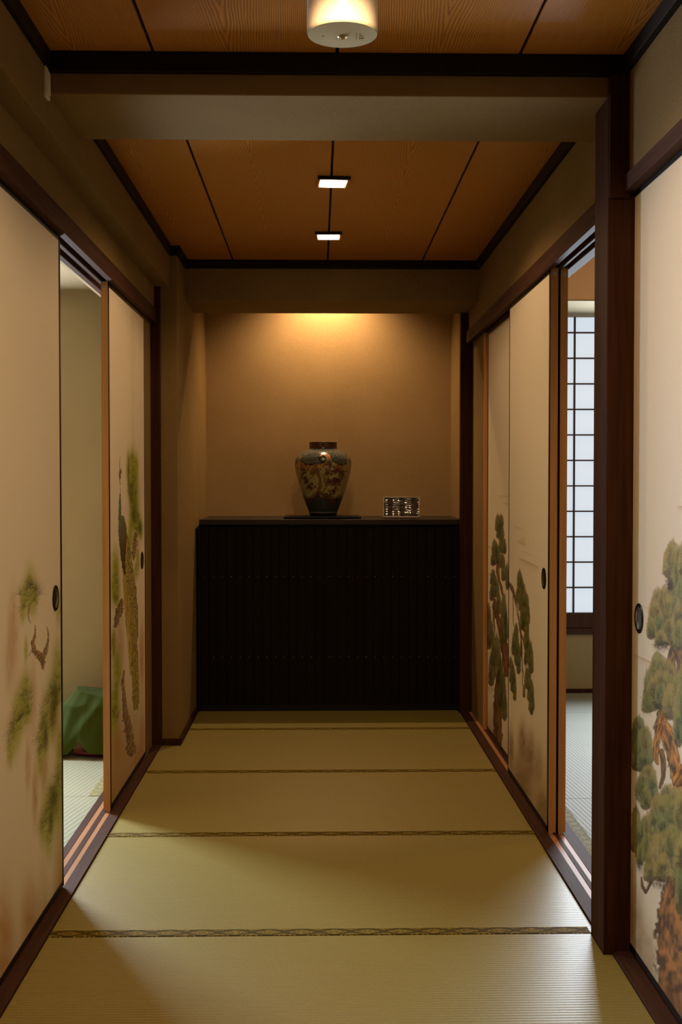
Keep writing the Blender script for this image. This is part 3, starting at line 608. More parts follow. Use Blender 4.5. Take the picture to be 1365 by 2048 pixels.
def art_D(A):    # near panel of the right pair: drooping pine bough
    q = pc(965, 1000, 7.88); r = pc(965, 1230, 7.585)
    A.mixin(ss(1430, 1600, A.PY) * .62, (0.34, 0.21, 0.065))
    for (x, y, rx, ry, al) in ((1046, 1480, 9, 40, .75), (1062, 1500, 9, 42, .65), (1078, 1530, 8, 40, .5), (1023, 1500, 6, 45, .75), (1050, 1540, 22, 50, .6), (1040, 1600, 22, 50, .6), (1086, 1620, 14, 40, .7)): A.wash(x, y, rx, ry, (0.17, 0.09, 0.02), al * .9)
    mistline(A, *q(470, 395), *q(660, 440), 8, .5); mistline(A, *q(545, 630), *q(700, 700), 5, .9); mistline(A, *q(600, 780), *q(820, 885), 3, .8); mistline(A, *q(560, 890), *q(900, 1050), 16, .75)
    A.wash(*q(640, 650), 8, 9, (0.50, 0.34, 0.13), .3)
    b = dict(dark=(0.07, 0.038, 0.014), light=(0.24, 0.125, 0.03))
    A.branch([(*q(420, 1320), 4), (*q(455, 1360), 4), (*q(500, 1480), 2.6), (*q(545, 1680), 1.8), (*q(590, 1950), 1.3), (*r(560, 120), 1.3), (*r(590, 290), 2.2), (*r(630, 400), 1.1), (*r(640, 520), .8)], seed=2, **b)
    A.branch([(*r(585, 290), 1.2), (*r(605, 600), .9), (*r(610, 800), .8), (*r(640, 980), .7), (*r(650, 1250), .5)], seed=3, outline=False, **b)
    A.branch([(*q(485, 1500), .8), (*q(490, 1750), .7), (*q(490, 1950), .6), (*r(480, 170), .6)], seed=5, outline=False, **b)
    A.branch([(*r(605, 780), .7), (*r(612, 1080), .6)], seed=5, outline=False, **b)
    L = [(*q(590, 1230), 6, 20, 0), (*q(610, 1340), 7, 22, 1), (*q(560, 1490), 5, 18, 0), (*q(640, 1450), 8, 20, 2), (*q(600, 1600), 9, 20, 0), (*q(690, 1600), 7, 24, 2), (*q(670, 1720), 10, 30, 1), (*q(720, 1780), 5, 26, 0), (*q(640, 1850), 6, 26, 0), (*q(690, 1920), 7, 24, 2), (*r(640, 60), 9, 26, 0), (*r(680, 200), 5, 26, 0), (*r(670, 330), 6, 26, 2), (*r(690, 460), 7, 28, 0), (*r(730, 580), 7, 28, 1), (*r(740, 740), 6, 22, 0), (*r(660, 640), 4, 16, 0),
         (*r(515, 230), 5, 16, 1), (*r(505, 360), 8, 22, 0), (*r(500, 460), 8, 24, 1), (*r(540, 580), 8, 28, 0), (*r(555, 740), 5, 22, 1), (*r(595, 480), 3, 22, 0), (*r(430, 720), 4, 14, 0), (*r(455, 860), 7, 26, 2), (*r(475, 1000), 7, 26, 1), (*r(495, 1160), 4, 20, 0), (*r(680, 880), 5, 14, 0), (*r(700, 980), 8, 22, 1), (*r(735, 1140), 8, 26, 0), (*r(750, 1290), 7, 26, 1), (*r(750, 1420), 4, 14, 0), (*r(635, 1140), 3, 16, 2)]
    clumps(A, L, 0.62)
    A.strokes(*r(670, 720), 4, 8, 14, 0.025, (0.05, 0.035, 0.015), .6, 3, 5, -1)
    A.wash(*q(560, 1700), 3, 10, PAPER, .5)

def art_F(A):    # near right door: old pine with orange trunk
    q = pc(1250, 1060, 5.39); r = pc(1250, 1420, 3.53)
    A.mixin(ss(1900, 2060, A.PY - (A.PX - 1262) * 0.6) * .45, (0.32, 0.20, 0.06))
    for (x, y, rx, ry, al) in ((1262, 1800, 12, 80, .65), (1275, 1860, 16, 80, .6), (1295, 1920, 20, 80, .6), (1330, 2000, 40, 60, .6)): A.wash(x, y, rx, ry, (0.28, 0.165, 0.045), al)
    mistline(A, 1353, 1012, 1420, 1012, 16, .8); mistline(A, *q(190, 800), *q(330, 880), 8, .5); mistline(A, *q(90, 1330), *q(360, 1450), 14, .75)
    tr = dict(dark=(0.080, 0.034, 0.010), light=(0.66, 0.30, 0.05))
    A.branch([(*q(530, 1230), 7), (*q(520, 1330), 9), (*q(490, 1440), 10), (*q(540, 1560), 8), (*q(560, 1640), 7), (*q(545, 1740), 4)], dark=(0.05, .025, .01), light=(.30, .15, .04), seed=1)
    A.branch([(*q(570, 1300), 8), (*q(610, 1450), 9), (*q(600, 1560), 8), (*q(550, 1650), 6)], dark=(0.05, .025, .01), light=(.30, .15, .04), seed=2)
    A.branch([(*r(260, 30), 9), (*r(262, 110), 17), (*r(310, 200), 15), (*r(345, 330), 13), (*r(365, 450), 13), (*r(400, 600), 15), (*r(450, 700), 20)], seed=3, **tr)
    A.branch([(*r(245, 130), 9), (*r(225, 230), 7), (*r(220, 330), 7), (*r(235, 380), 3)], seed=4, **tr)
    A.branch([(*r(262, 290), 5), (*r(275, 380), 6), (*r(275, 470), 5), (*r(250, 550), 3)], seed=5, dark=(.06, .03, .01), light=(.28, .14, .04))
    A.branch([(*r(380, 1130), 16), (*r(350, 1280), 24), (*r(335, 1420), 30), (*r(335, 1600), 34), (*r(370, 1800), 42), (*r(400, 2000), 55)], seed=6, dark=(0.085, 0.035, 0.012), light=(0.46, 0.205, 0.05))
    A.strokes(*r(350, 1500), 30, 120, 130, 0.035, (0.05, 0.022, 0.01), .5, 0.3, 2)
    A.branch([(*r(118, 1180), 1.2), (*r(125, 1240), 3.5), (*r(150, 1290), 3), (*r(185, 1220), 3)], seed=7, dark=(.04, .025, .012), light=(.18, .10, .04))
    L = [(*q(520, 230), 14, 28, 2), (*q(490, 330), 17, 38, 2), (*q(600, 380), 14, 50, 0), (*q(560, 520), 14, 40, 0), (*q(640, 300), 12, 40, 2), (*q(500, 590), 8, 24, 1),
         (*q(360, 790), 17, 36, 2), (*q(430, 760), 16, 34, 2), (*q(540, 800), 20, 36, 0), (*q(600, 720), 14, 40, 1), (*q(320, 950), 16, 40, 2), (*q(460, 900), 18, 40, 2), (*q(550, 870), 12, 34, 1), (*q(600, 950), 18, 44, 2), (*q(370, 1040), 16, 26, 1), (*q(290, 1060), 11, 24, 0), (*q(480, 1090), 16, 30, 2), (*q(590, 1130), 14, 34, 0), (*q(390, 1160), 14, 18, 2),
         (*q(360, 1430), 17, 26, 0), (*q(460, 1540), 20, 34, 2), (*q(260, 1700), 13, 44, 1), (*q(330, 1560), 18, 34, 0), (*q(400, 1690), 25, 38, 2), (*q(300, 1760), 17, 38, 2), (*q(480, 1720), 20, 40, 0), (*q(390, 1790), 14, 30, 1), (*q(250, 1860), 14, 22, 0), (*q(500, 1850), 20, 40, 2), (*q(590, 1800), 14, 60, 0), (*q(600, 1950), 16, 60, 2), (*q(660, 1900), 20, 80, 1)]
    clumps(A, L)
    L = [(*r(100, 100), 14, 20, 1), (*r(140, 190), 17, 26, 0), (*r(70, 200), 12, 34, 1), (*r(150, 290), 19, 30, 0), (*r(90, 320), 15, 34, 1), (*r(140, 360), 18, 26, 1), (*r(170, 470), 20, 26, 2), (*r(120, 520), 12, 26, 0), (*r(190, 570), 17, 34, 1), (*r(150, 620), 13, 26, 0), (*r(380, 130), 10, 40, 1),
         (*r(80, 740), 10, 20, 1), (*r(75, 860), 12, 44, 2), (*r(110, 900), 12, 50, 0), (*r(110, 1010), 9, 26, 0), (*r(140, 830), 9, 26, 1),
         (*r(300, 600), 20, 26, 2), (*r(370, 640), 20, 30, 2), (*r(230, 700), 18, 34, 2), (*r(300, 700), 26, 34, 0), (*r(170, 850), 12, 44, 2), (*r(230, 790), 18, 26, 1), (*r(330, 790), 26, 30, 1), (*r(400, 760), 20, 60, 2), (*r(270, 830), 18, 22, 1), (*r(215, 890), 16, 22, 0), (*r(160, 970), 9, 34, 0), (*r(300, 930), 22, 34, 2), (*r(230, 1010), 22, 44, 2), (*r(340, 960), 20, 50, 0), (*r(180, 1110), 15, 32, 2), (*r(270, 1110), 20, 32, 2), (*r(400, 1050), 20, 70, 0), (*r(395, 1250), 12, 60, 1)]
    clumps(A, L)
    for (x, y, rx, ry, n) in ((*q(480, 570), 6, 12, 30), (*q(400, 1230), 16, 8, 40), (*q(350, 1880), 10, 12, 20), (*r(110, 600), 8, 12, 30), (*r(110, 1090), 6, 10, 20), (*r(240, 1210), 22, 8, 40)):
        A.strokes(x, y, rx, ry, n, 0.016, (0.04, 0.03, 0.012), .7, 2.6, 4, -1)
    for (x, y, rx, ry, n) in ((*q(220, 1850), 8, 26, 50), (*r(90, 560), 8, 18, 40), (*r(145, 1000), 5, 40, 40)):
        A.strokes(x, y, rx, ry, n, 0.022, (0.16, 0.17, 0.05), .7, 1.2, 4, 1.8)
    # extra growth beyond the frame
    A.branch([(1360, 1560, 16), (1400, 1500, 13), (1450, 1380, 10), (1500, 1340, 7), (1560, 1300, 5)], seed=8, **tr)
    A.branch([(1400, 1500, 8), (1450, 1560, 7), (1520, 1600, 5)], seed=9, **tr)
    for i, (x, y) in enumerate([(1385, 1330), (1410, 1260), (1440, 1300), (1470, 1250), (1500, 1290), (1530, 1240), (1460, 1350), (1400, 1400), (1495, 1350), (1540, 1310), (1420, 1560), (1455, 1600), (1490, 1560), (1530, 1590), (1500, 1640), (1440, 1650), (1390, 1640), (1375, 1700), (1410, 1720)]):
        A.clump(x, y, 26, 44, seed=60 + i, **CL[i % 3])

def sticker(parent, xc, yface, z, chars, off):
    MB().box(xc - 0.0055, xc + 0.0055, yface - 0.0006, yface, z - 0.0055, z + 0.0055).build('sticker', M['paper_note'], parent, off=off)
    # stroke letters on a 3x5 cell grid
    glyph = {'A': ['010', '101', '111', '101', '101'], '3': ['110', '001', '110', '001', '110'], 'C': ['011', '100', '100', '100', '011'], 'D': ['110', '101', '101', '101', '110'], '1': ['010', '110', '010', '010', '111'], '2': ['110', '001', '010', '100', '111']}
    m = MB(); s_ = 0.0011
    for k, ch in enumerate(chars):
        for r_, row in enumerate(glyph[ch]):
            for c_, b in enumerate(row):
                if b == '1':
                    x = xc - 0.0042 + k * 0.0048 + c_ * s_; zz = z + 0.0028 - r_ * s_; m.box(x, x + s_, yface - 0.0009, yface - 0.0005, zz - s_, zz)
    m.build('printed_code', M['ink'], parent.children[-1] if False else parent, off=off)

def door(xf, y0, y1, art, label, pull=None, note=None, zt=1.9785, artz=(0.028, 1.42), res=(200, 900), tongue=True, stile=(0.016, 0.016)):
    s = -1 if xf < 0 else 1; th = 0.026
    off = (xf + s * th / 2, (y0 + y1) / 2, 0.004)
    d = thing('sliding_door', off, label, 'sliding door', 'painted paper sliding doors along the corridor')
    zb = 0.012
    b = MB(); b.box(xf + s * 0.004, xf + s * (th - 0.004), y0 + 0.01, y1 - 0.01, zb + 0.01, zt - 0.01); b.build('panel_core', M['cedar'], d, off=off)
    f = MB()
    f.box(xf - s * 0.0015, xf + s * th, y0, y0 + stile[0], zb, zt - 0.0); f.box(xf - s * 0.0015, xf + s * th, y1 - stile[1], y1, zb, zt)
    f.box(xf - s * 0.0015, xf + s * th, y0, y1, zb, zb + 0.018); f.box(xf - s * 0.0015, xf + s * th, y0, y1, zt - 0.018, zt)
    f.build('lacquer_frame', M['black'], d, off=off)
    e = MB()
    for ya, yb in ((y0 - 0.0012, y0), (y1, y1 + 0.0012)): e.box(xf + s * 0.0005, xf + s * th, ya, yb, zb, zt)
    if tongue: e.box(xf + s * 0.002, xf + s * 0.016, y0 - 0.001, y1 + 0.001, 0.0055, zb)
    o = e.build('edge_stile', M['cedar'], d, off=off); o['label'] = 'bare orange-brown wooden edge'
    A = Art(xf + s * 0.0, y0 + stile[0], y1 - stile[1], zb + 0.018, artz[1], *res)
    if art: art(A)
    A.mesh(zt - 0.018, d, off, th)
    if pull is not None:
        py, pz = pull; c_ = (xf, py, pz); t = -s
        h = MB(); h.lathe([(0.0385, 0.0), (0.0385, t * 0.0018), (0.036, t * 0.0032), (0.030, t * 0.0030), (0.028, t * 0.0005)], c_, 'x', 40, cap1=False)
        ho = h.build('pull_ring', M['blackm'], d, off=off, smooth=False); ho['label'] = 'round black recessed finger pull'
        k = MB(); k.lathe([(0.029, t * 0.0022), (0.0275, t * 0.0028), (0.026, t * 0.0012), (0.012, t * 0.0006), (0.001, t * 0.0005)], c_, 'x', 40, cap0=False)
        ko = k.build('pull_cup', M['chrome'], ho, smooth=True, off=off); ho['label'] = 'round black finger pull'
    if note: sticker(d, xf + s * 0.014, y0 - 0.0012, zt - 0.022, note, off)
    return d
door(-0.775, 2.675, 3.562, art_A, 'near left paper sliding door painted with misty pine sprays, front one by the open doorway', (3.475, 0.896), artz=(0.028, 1.16), res=(250, 850))
door(-0.775, 4.376, 5.270, art_B, 'paper sliding door on the left painted with a peacock among pines', (5.183, 0.893), 'A3', artz=(0.028, 1.42), res=(190, 1000), stile=(0.016, 0.006))
door(0.806, 4.065, 4.932, art_D, 'right paper sliding door with a drooping pine bough and a round pull', (4.160, 0.895), 'C1', artz=(0.028, 1.25), res=(200, 850), stile=(0.02, 0.008))
door(0.840, 4.066, 4.946, None, 'sliding door tucked directly behind the drooping-bough door, only its orange-brown edge showing', None, 'D2', res=(4, 4))
door(0.840, 4.950, 5.785, art_C, 'farthest right sliding door with a tall pine, beside the dark cabinet-side post', None, artz=(0.028, 1.25), res=(190, 850), stile=(0.006, 0.006))
door(0.8205, 2.18, 3.064, art_F, 'near right sliding door with an old orange-trunked pine, beside the thick dark post', (2.974, 0.891), zt=1.992, artz=(0.028, 1.25), res=(260, 1000), tongue=False, stile=(0.016, 0.02))

# ================================================================== CABINET
cb = thing('low_cabinet', (0.055, 6.32, -0.04), 'black-brown slatted wooden cabinet filling the alcove, with dotted rows of nail heads', 'cabinet')
O = (0.055, 6.32, -0.04)
CTOP = 1.036
MB().box(-0.636, 0.783, 6.300, 6.928, CTOP - 0.028, CTOP).build('cabinet_top', M['lac'], cb, bevel=0.0015, off=O)
MB().box(-0.643, 0.760, 6.350, 6.92, 0.0, CTOP - 0.03).box(-0.643, 0.760, 6.335, 6.36, 0.001, 0.035).build('cabinet_body', M['black'], cb, off=O)
MB().box(-0.6445, -0.634, 6.318, 6.36, 0.0, CTOP - 0.036).build('side_stile', M['black'], cb, bevel=0.002, off=O)
pit = 0.04775
for nm, xa, n in (('L', -0.6335, 15), ('R', 0.0625, 15)):
    m = MB()
    if nm == 'L': xs = [xa + pit * i for i in range(n)]; wlast = pit * 0.72
    else: xs = [xa + pit * i - pit * 0.0 for i in range(n)]; wlast = pit
    m.box(xs[0], xs[-1] + wlast - 0.001, 6.338, 6.349, 0.035, CTOP - 0.034)
    for i, x in enumerate(xs):
        x1 = x + (wlast if i == n - 1 else pit) - 0.0028
        m.box(x, x1, 6.326, 6.339, 0.036, CTOP - 0.035)
    dr = m.build('cabinet_door', M['slat'], cb, bevel=0.0012, off=O); dr['label'] = 'slatted %s door' % ('left' if nm == 'L' else 'right')
    proto = None
    for zr in (0.728, 0.292):
        for i, x in enumerate(xs):
            px_ = x + pit * (0.5 if nm == 'L' else 0.14 + 0.0) if not (nm == 'R') else x + pit * 0.16
            if proto is None:
                proto = MB().lathe([(0.0028, 0), (0.0026, 0.001), (0.0016, 0.0019), (0.0003, 0.0022)], (0, 0, 0), 'z', 10).build('nail_head', M['nail'], dr, smooth=True)
                k_ = proto
            else: k_ = proto.copy(); COL.objects.link(k_); k_.parent = dr
            k_.rotation_euler = (math.pi / 2, 0, 0)
            k_.location = (px_ - O[0], 6.3262 - O[1], zr - O[2] + random.uniform(-.0006, .0006))

# ---- lacquer board and vase
BZ = CTOP
bo = (0.025, 6.56, BZ)
b = MB().box(-0.187, 0.237, 6.40, 6.72, BZ + 0.004, BZ + 0.013).box(-0.17, 0.22, 6.42, 6.44, BZ, BZ + 0.005).box(-0.17, 0.22, 6.68, 6.70, BZ, BZ + 0.005).build('display_board', M['black'], bevel=0.002, off=bo)
tag(b, 'thin black lacquered board under the patterned vase', 'display board')
def vase():
    u = 0.0004495; zb = BZ + 0.0135
    pr = [(0, 1132), (160, 1132), (170, 1126), (171, 1110), (176, 1086), (193, 1045), (212, 1000), (240, 930), (269, 850), (292, 775), (312, 700), (332, 630), (347, 560), (353, 500), (348, 440), (333, 405), (307, 378), (270, 350), (215, 322), (178, 308), (172, 296), (172, 230), (174, 220), (170, 214), (162, 216), (158, 240), (158, 300), (150, 330)]
    R_ = np.array([p[0] for p in pr]) * u; Zc = (1132 - np.array([p[1] for p in pr])) * u
    L = np.concatenate([[0], np.cumsum(np.hypot(np.diff(R_), np.diff(Zc)))]); n = 420; s = np.linspace(0, L[-1], n)
    # smooth interpolation
    r = np.interp(s, L, R_); z = np.interp(s, L, Zc); ker = np.ones(9) / 9
    rs = np.convolve(np.pad(r, 4, 'edge'), ker, 'valid'); zs = np.convolve(np.pad(z, 4, 'edge'), ker, 'valid'); rs[:6] = r[:6]; zs[:6] = z[:6]
    m = 420; th = np.arange(m) / m * 2 * np.pi
    T, Sg = np.meshgrid(th, s); Rg = rs[:, None] + 0 * T; Zg = zs[:, None] + 0 * T
    co = np.stack([Rg * np.cos(T), Rg * np.sin(T), Zg], -1).reshape(-1, 3)
    # paint: X = sideways picture position (front at theta=-90deg), H = height in sketch units
    A_ = (T + np.pi / 2 + np.pi) % (2 * np.pi) - np.pi; H = 1132 - Zg / u; X = A_ * 345
    XX = (X + 10 * 345 * 2 * np.pi)
    def pn(sx, sy, sd):   # periodic-ish noise
        return vn(np.cos(A_) * 345 / sx + 50, np.sin(A_) * 345 / sx + H / sy * .6 + 50, sd) * .5 + vn(np.cos(A_) * 345 / sx * 1.7 + 9, H / sy + 9 + np.sin(A_) * 2, sd + 1) * .5
    cr = np.array([0.30, 0.27, 0.13]); cr = np.array([0.29, 0.26, 0.12]); c = np.tile(cr, (n, m, 1)) * (0.85 + 0.3 * vn(X / 60 + 99, H / 60, 1))[..., None]
    def put(a, col): nonlocal c; c = c * (1 - a[..., None]) + np.array(col) * a[..., None]
    # autumn leaves: clusters of small five lobed blots
    rg = np.random.default_rng(4); cl = []
    for cxk, cyk, w_, h_, k_ in ((-270, 560, 90, 110, 26), (-110, 590, 60, 50, 10), (-80, 520, 60, 60, 12), (60, 610, 60, 40, 14), (180, 560, 90, 60, 26), (270, 620, 60, 70, 16), (60, 500, 60, 40, 10), (90, 720, 90, 50, 16), (200, 740, 70, 60, 14), (180, 690, 80, 16, 22), (-200, 770, 70, 60, 18), (20, 880, 60, 30, 12), (180, 820, 70, 40, 14), (-270, 690, 60, 50, 12), (110, 880, 60, 30, 8)):
        for _ in range(int(k_ * 2.3)): cl.append((cxk + rg.normal() * w_ * .5, cyk + rg.normal() * h_ * .5, rg.uniform(13, 21)))
    for _ in range(330):
        a_ = rg.uniform(math.pi * .5, math.pi * 1.5); a_ = (a_ + math.pi) % (2 * math.pi) - math.pi; cl.append((a_ * 345, rg.uniform(500, 880), rg.uniform(13, 22)))
    for (lx, ly, lr) in cl:
        msk = (np.abs(X - lx) < lr * 1.3) & (np.abs(H - ly) < lr * 1.3)
        ii = np.where(msk); dx = X[ii] - lx; dy = H[ii] - ly; q = np.hypot(dx, dy); a2 = np.arctan2(dy, dx)
        a_ = ss(1.0, 0.8, q / (lr * (0.72 + 0.28 * np.cos(5 * a2)))) * .9
        c[ii] = c[ii] * (1 - a_[:, None]) + np.array([0.085, 0.024, 0.008]) * (0.7 + .5 * rg.random()) * a_[:, None]
    def line(pts, col, al=1.0):
        P = np.array(pts, float); best = np.full(X.shape, 9e9)
        for i in range(len(P) - 1):
            a_, b_ = P[i], P[i + 1]; d = b_[:2] - a_[:2]; t = np.clip(((X - a_[0]) * d[0] + (H - a_[1]) * d[1]) / ((d ** 2).sum()), 0, 1)
            best = np.minimum(best, np.hypot(X - a_[0] - t * d[0], H - a_[1] - t * d[1]) / (a_[2] + t * (b_[2] - a_[2])))
        put(al * ss(1.05, .8, best), col)
    trk = (0.15, 0.068, 0.016)
    line([(-120, 480, 22), (-95, 580, 22), (-55, 640, 22), (-40, 700, 22), (-50, 780, 22), (-80, 860, 34), (-110, 900, 40)], trk)
    line([(-60, 850, 16), (0, 830, 14), (40, 790, 9), (70, 730, 6), (55, 680, 4), (75, 630, 3)], trk)
    line([(60, 690, 3), (-20, 655, 4)], (0.06, .03, .012)); line([(-90, 745, 3), (-20, 735, 3), (60, 700, 3)], (0.06, .03, .012)); line([(-90, 785, 3), (40, 790, 3), (120, 850, 3)], (0.06, .03, .012)); line([(-250, 690, 3), (-150, 660, 3), (-90, 560, 3)], (0.06, .03, .012))
    # blue-grey cloud collar at the shoulder and foot
    def wave(base, amp, k, ph): return base + amp * (0.55 * np.sin(k * A_ + ph) + 0.45 * np.sin(2 * k * A_ + 1.9 * ph + .6)) + 9 * np.sin(9 * A_ * 2)
    per = 2 * math.pi * 345 / 3
    tp = [(-361, 385), (-335, 385), (-322, 450), (-250, 485), (-166, 507), (-102, 482), (-52, 486), (10, 468), (34, 440), (42, 372), (92, 385), (112, 455), (195, 492), (259, 510), (330, 480), (345, 420), (361, 385)]
    top = np.interp(((X + per / 2) % per) - per / 2, [p[0] for p in tp], [p[1] for p in tp])
    sn = vn(X / 9 + 70, H / 9, 6); wx = X + 22 * vn(X / 40 + 30, H / 40, 21); wy = H + 22 * vn(X / 40 + 50, H / 40, 22)
    scroll = ss(.55, .95, np.abs(np.sin(np.hypot((wx % 74) - 37, ((wy + 37 * (np.floor(wx / 74) % 2)) % 62) - 31) * 0.235)))
    sc = (np.clip(scroll * .85 + sn * .35 - .15, 0, 1) * (0.35 + 0.65 * ss(980, 500, H)))[..., None]
    grey = np.array([0.008, 0.014, 0.015]) * (1 - sc) + np.array([0.19, 0.215, 0.195]) * sc
    def region(mask_d):   # signed: >0 inside
        nonlocal c
        mask_d = mask_d + 14 * (vn(X / 16 + 60, H / 16, 12) - .5)
        a_ = ss(-2, 2, mask_d)[..., None]; c = c * (1 - a_) + grey * a_
        e = (ss(-12, -7, mask_d) * ss(6, 2, mask_d))[..., None]; c = c * (1 - e) + np.array([0.003, 0.003, 0.004]) * e
    # warm orange patches just outside the collar
    put(ss(70, 20, np.abs(H - top - 20)) * .55 * ss(.2, .7, vn(X / 30 + 80, H / 30, 9)), (0.34, 0.135, 0.035))
    region(top - H)
    # curl gap in front
    ell_ = 1 - np.hypot((X - 22) / 78, (H - 402) / 46); a_ = ss(0, .10, ell_ ); put(ss(-.14, -.04, ell_) * (H < top + 4), (0.004, 0.004, 0.005)); put(a_, (0.46, 0.27, 0.15))
    e2 = 34 - np.hypot(X + 8, H - 436); region(np.where(np.abs(X + 8) < 70, e2, -99))
    bp = [(-361, 935), (-300, 1000), (-210, 960), (-150, 905), (-60, 895), (-20, 918), (50, 925), (80, 960), (120, 1010), (200, 1000), (260, 950), (361, 935)]
    bot = np.interp(((X + per / 2) % per) - per / 2, [p[0] for p in bp], [p[1] for p in bp]); put(ss(880, 930, H) * .9, (0.045, 0.018, 0.009)); region(H - bot)
    d_ = ss(60, 20, np.abs(H - bot + 30)); put(d_ * .6, (0.06, 0.025, 0.012))
    # neck, rims, foot
    put(ss(300, 297, H), (0.050, 0.020, 0.010)); put(ss(300, 297, H) * (sn > .6) * .6, (0.13, 0.05, 0.02))
    put(ss(222, 219, H), (0.42, 0.30, 0.14)); put((np.abs(H - 1088) < 4) * .8, (0.30, 0.34, 0.28)); put(ss(1090, 1093, H), (0.010, 0.012, 0.012))
    i, j = np.meshgrid(np.arange(m), np.arange(n - 1)); a_ = (j * m + i).ravel(); b_ = (j * m + (i + 1) % m).ravel()
    q = np.stack([a_, b_, b_ + m, a_ + m], -1)
    me = bpy.data.meshes.new('patterned_vase'); me.vertices.add(len(co)); me.vertices.foreach_set('co', co.ravel().astype(np.float32))
    me.loops.add(q.size); me.loops.foreach_set('vertex_index', q.ravel().astype(np.int32)); me.polygons.add(len(q)); me.polygons.foreach_set('loop_start', np.arange(0, q.size, 4, dtype=np.int32)); me.update(calc_edges=True)
    me.polygons.foreach_set('use_smooth', [True] * len(me.polygons))
    at = me.color_attributes.new('paint', 'FLOAT_COLOR', 'POINT'); at.data.foreach_set('color', np.concatenate([c.reshape(-1, 3), np.ones((n * m, 1))], 1).ravel().astype(np.float32))
    mm = mat('glazed_porcelain', (.3, .3, .2), 0.16, spec=0.5); k = N(mm); t = k.new('ShaderNodeAttribute', _attribute_name='paint'); k.link(t.outputs['Color'], mm.node_tree.nodes['Principled BSDF'].inputs['Base Color'])
    me.materials.append(mm); o = bpy.data.objects.new('patterned_vase', me); link(o); o.location = (0.030, 6.56, zb)
    tag(o, 'tall shouldered porcelain vase with blue-grey clouds and rust-brown foliage on the cabinet', 'vase')
vase()

# ---- small framed card wrapped in crinkled film
fo = (0.459, 6.44, BZ + 0.0035)
fr = thing('framed_sign', fo, 'small dark framed card wrapped in crinkled clear film, right of the vase', 'sign'); fr.rotation_euler = (-0.17, 0, -0.09)
z0, z1 = BZ + 0.0095, BZ + 0.1195; x0, x1 = 0.360, 0.558; yy = 6.44
mf = mat('film_frame_edge', (0.95, 0.90, 0.80), 0.3, metal=0.0)
MB().box(x0, x1, yy, yy + 0.005, z0 + .001, z1).build('card', M['ink'], fr, off=fo)
e = MB(); t_ = 0.0026
e.box(x0, x1, yy - 0.0105, yy + 0.006, z0, z0 + t_); e.box(x0, x1, yy - 0.0105, yy + 0.006, z1 - t_, z1); e.box(x0, x0 + t_, yy - 0.0105, yy + 0.006, z0, z1); e.box(x1 - t_, x1, yy - 0.0105, yy + 0.006, z0, z1)
e.build('frame', mf, fr, off=fo)
MB().box(x0 - 0.004, x1, yy - 0.01, yy + 0.018, BZ + 0.0035, BZ + 0.010).build('stand', mat('clear_stand', (.35, .27, .18), 0.15), fr, off=fo)
nx, nz = 130, 90
fx, fz = np.meshgrid(np.linspace(x0 + .002, x1 - .002, nx), np.linspace(z0 + .002, z1 - .002, nz))
fx0 = fx; arc = fz + 0.9 * (fx - x0 - .03) ** 2 * .5 + 0.002 * vn(fx * 60, fz * 60, 3)
amp = 0.0024 * ss(.25, .75, vn(fx * 14 + 5, arc * 90, 8)) + 0.0004
fy = yy - 0.004 + 0.0012 * np.sin(fx * 95) - amp * (0.5 + .5 * np.sin(arc * 520 + 3 * vn(fx * 20, fz * 40, 4))) - 0.0012 * vn(fx * 130, fz * 200, 5) * ss(.35, .9, vn(fx * 30, fz * 30, 9))
v = np.stack([fx, fy, fz], -1).reshape(-1, 3) - np.array(fo)
me = bpy.data.meshes.new('crinkled_film'); me.from_pydata([tuple(p) for p in v], [], [(j * nx + i, j * nx + i + 1, (j + 1) * nx + i + 1, (j + 1) * nx + i) for j in range(nz - 1) for i in range(nx - 1)])
me.polygons.foreach_set('use_smooth', [True] * len(me.polygons))
film = mat('clear_film', (0.20, 0.20, 0.19), 0.13, metal=0.85, spec=1.0); film.node_tree.nodes['Principled BSDF'].inputs['Alpha'].default_value = 0.85
me.materials.append(film); link(bpy.data.objects.new('crinkled_film', me), fr)

# ================================================================== CEILING LIGHTS
def downlight(x, y, rot, label, zc=2.335):
    o_ = (x, y, zc); t = thing('ceiling_downlight', o_, label, 'ceiling light', 'small recessed ceiling downlights'); t.rotation_euler = (0, 0, rot)
    f = MB(); w = 0.056; v_ = 0.066
    f.box(-w, w, -v_, v_, -0.003, 0.0)
    for a, b_, c_, d in ((-w, w, -v_, -v_ + .006), (-w, -w + .006, -v_, v_), (w - .006, w, -v_, v_)): f.box(a, b_, c_, d, -0.012, 0.0)
    f.build('frame', M['cedar'], t)
    l = MB().box(-0.046, 0.046, -0.048, 0.060, -0.009, -0.0032).build('lens', M['led'], t); l['label'] = 'glowing white lens'
    MB().box(-w - .003, w + .003, -v_ - .006, -v_ - .0003, -0.011, 0.0).build('housing', M['black'], t)
    return t
downlight(0.055, 4.312, 0.07, 'nearer of the two glowing rectangular lights set in the wooden ceiling')
downlight(0.049, 5.250, -0.02, 'farther of the two glowing rectangular lights set in the wooden ceiling')
downlight(0.05, 2.215, 0, 'recessed ceiling light just out of the picture before the white round lamp')
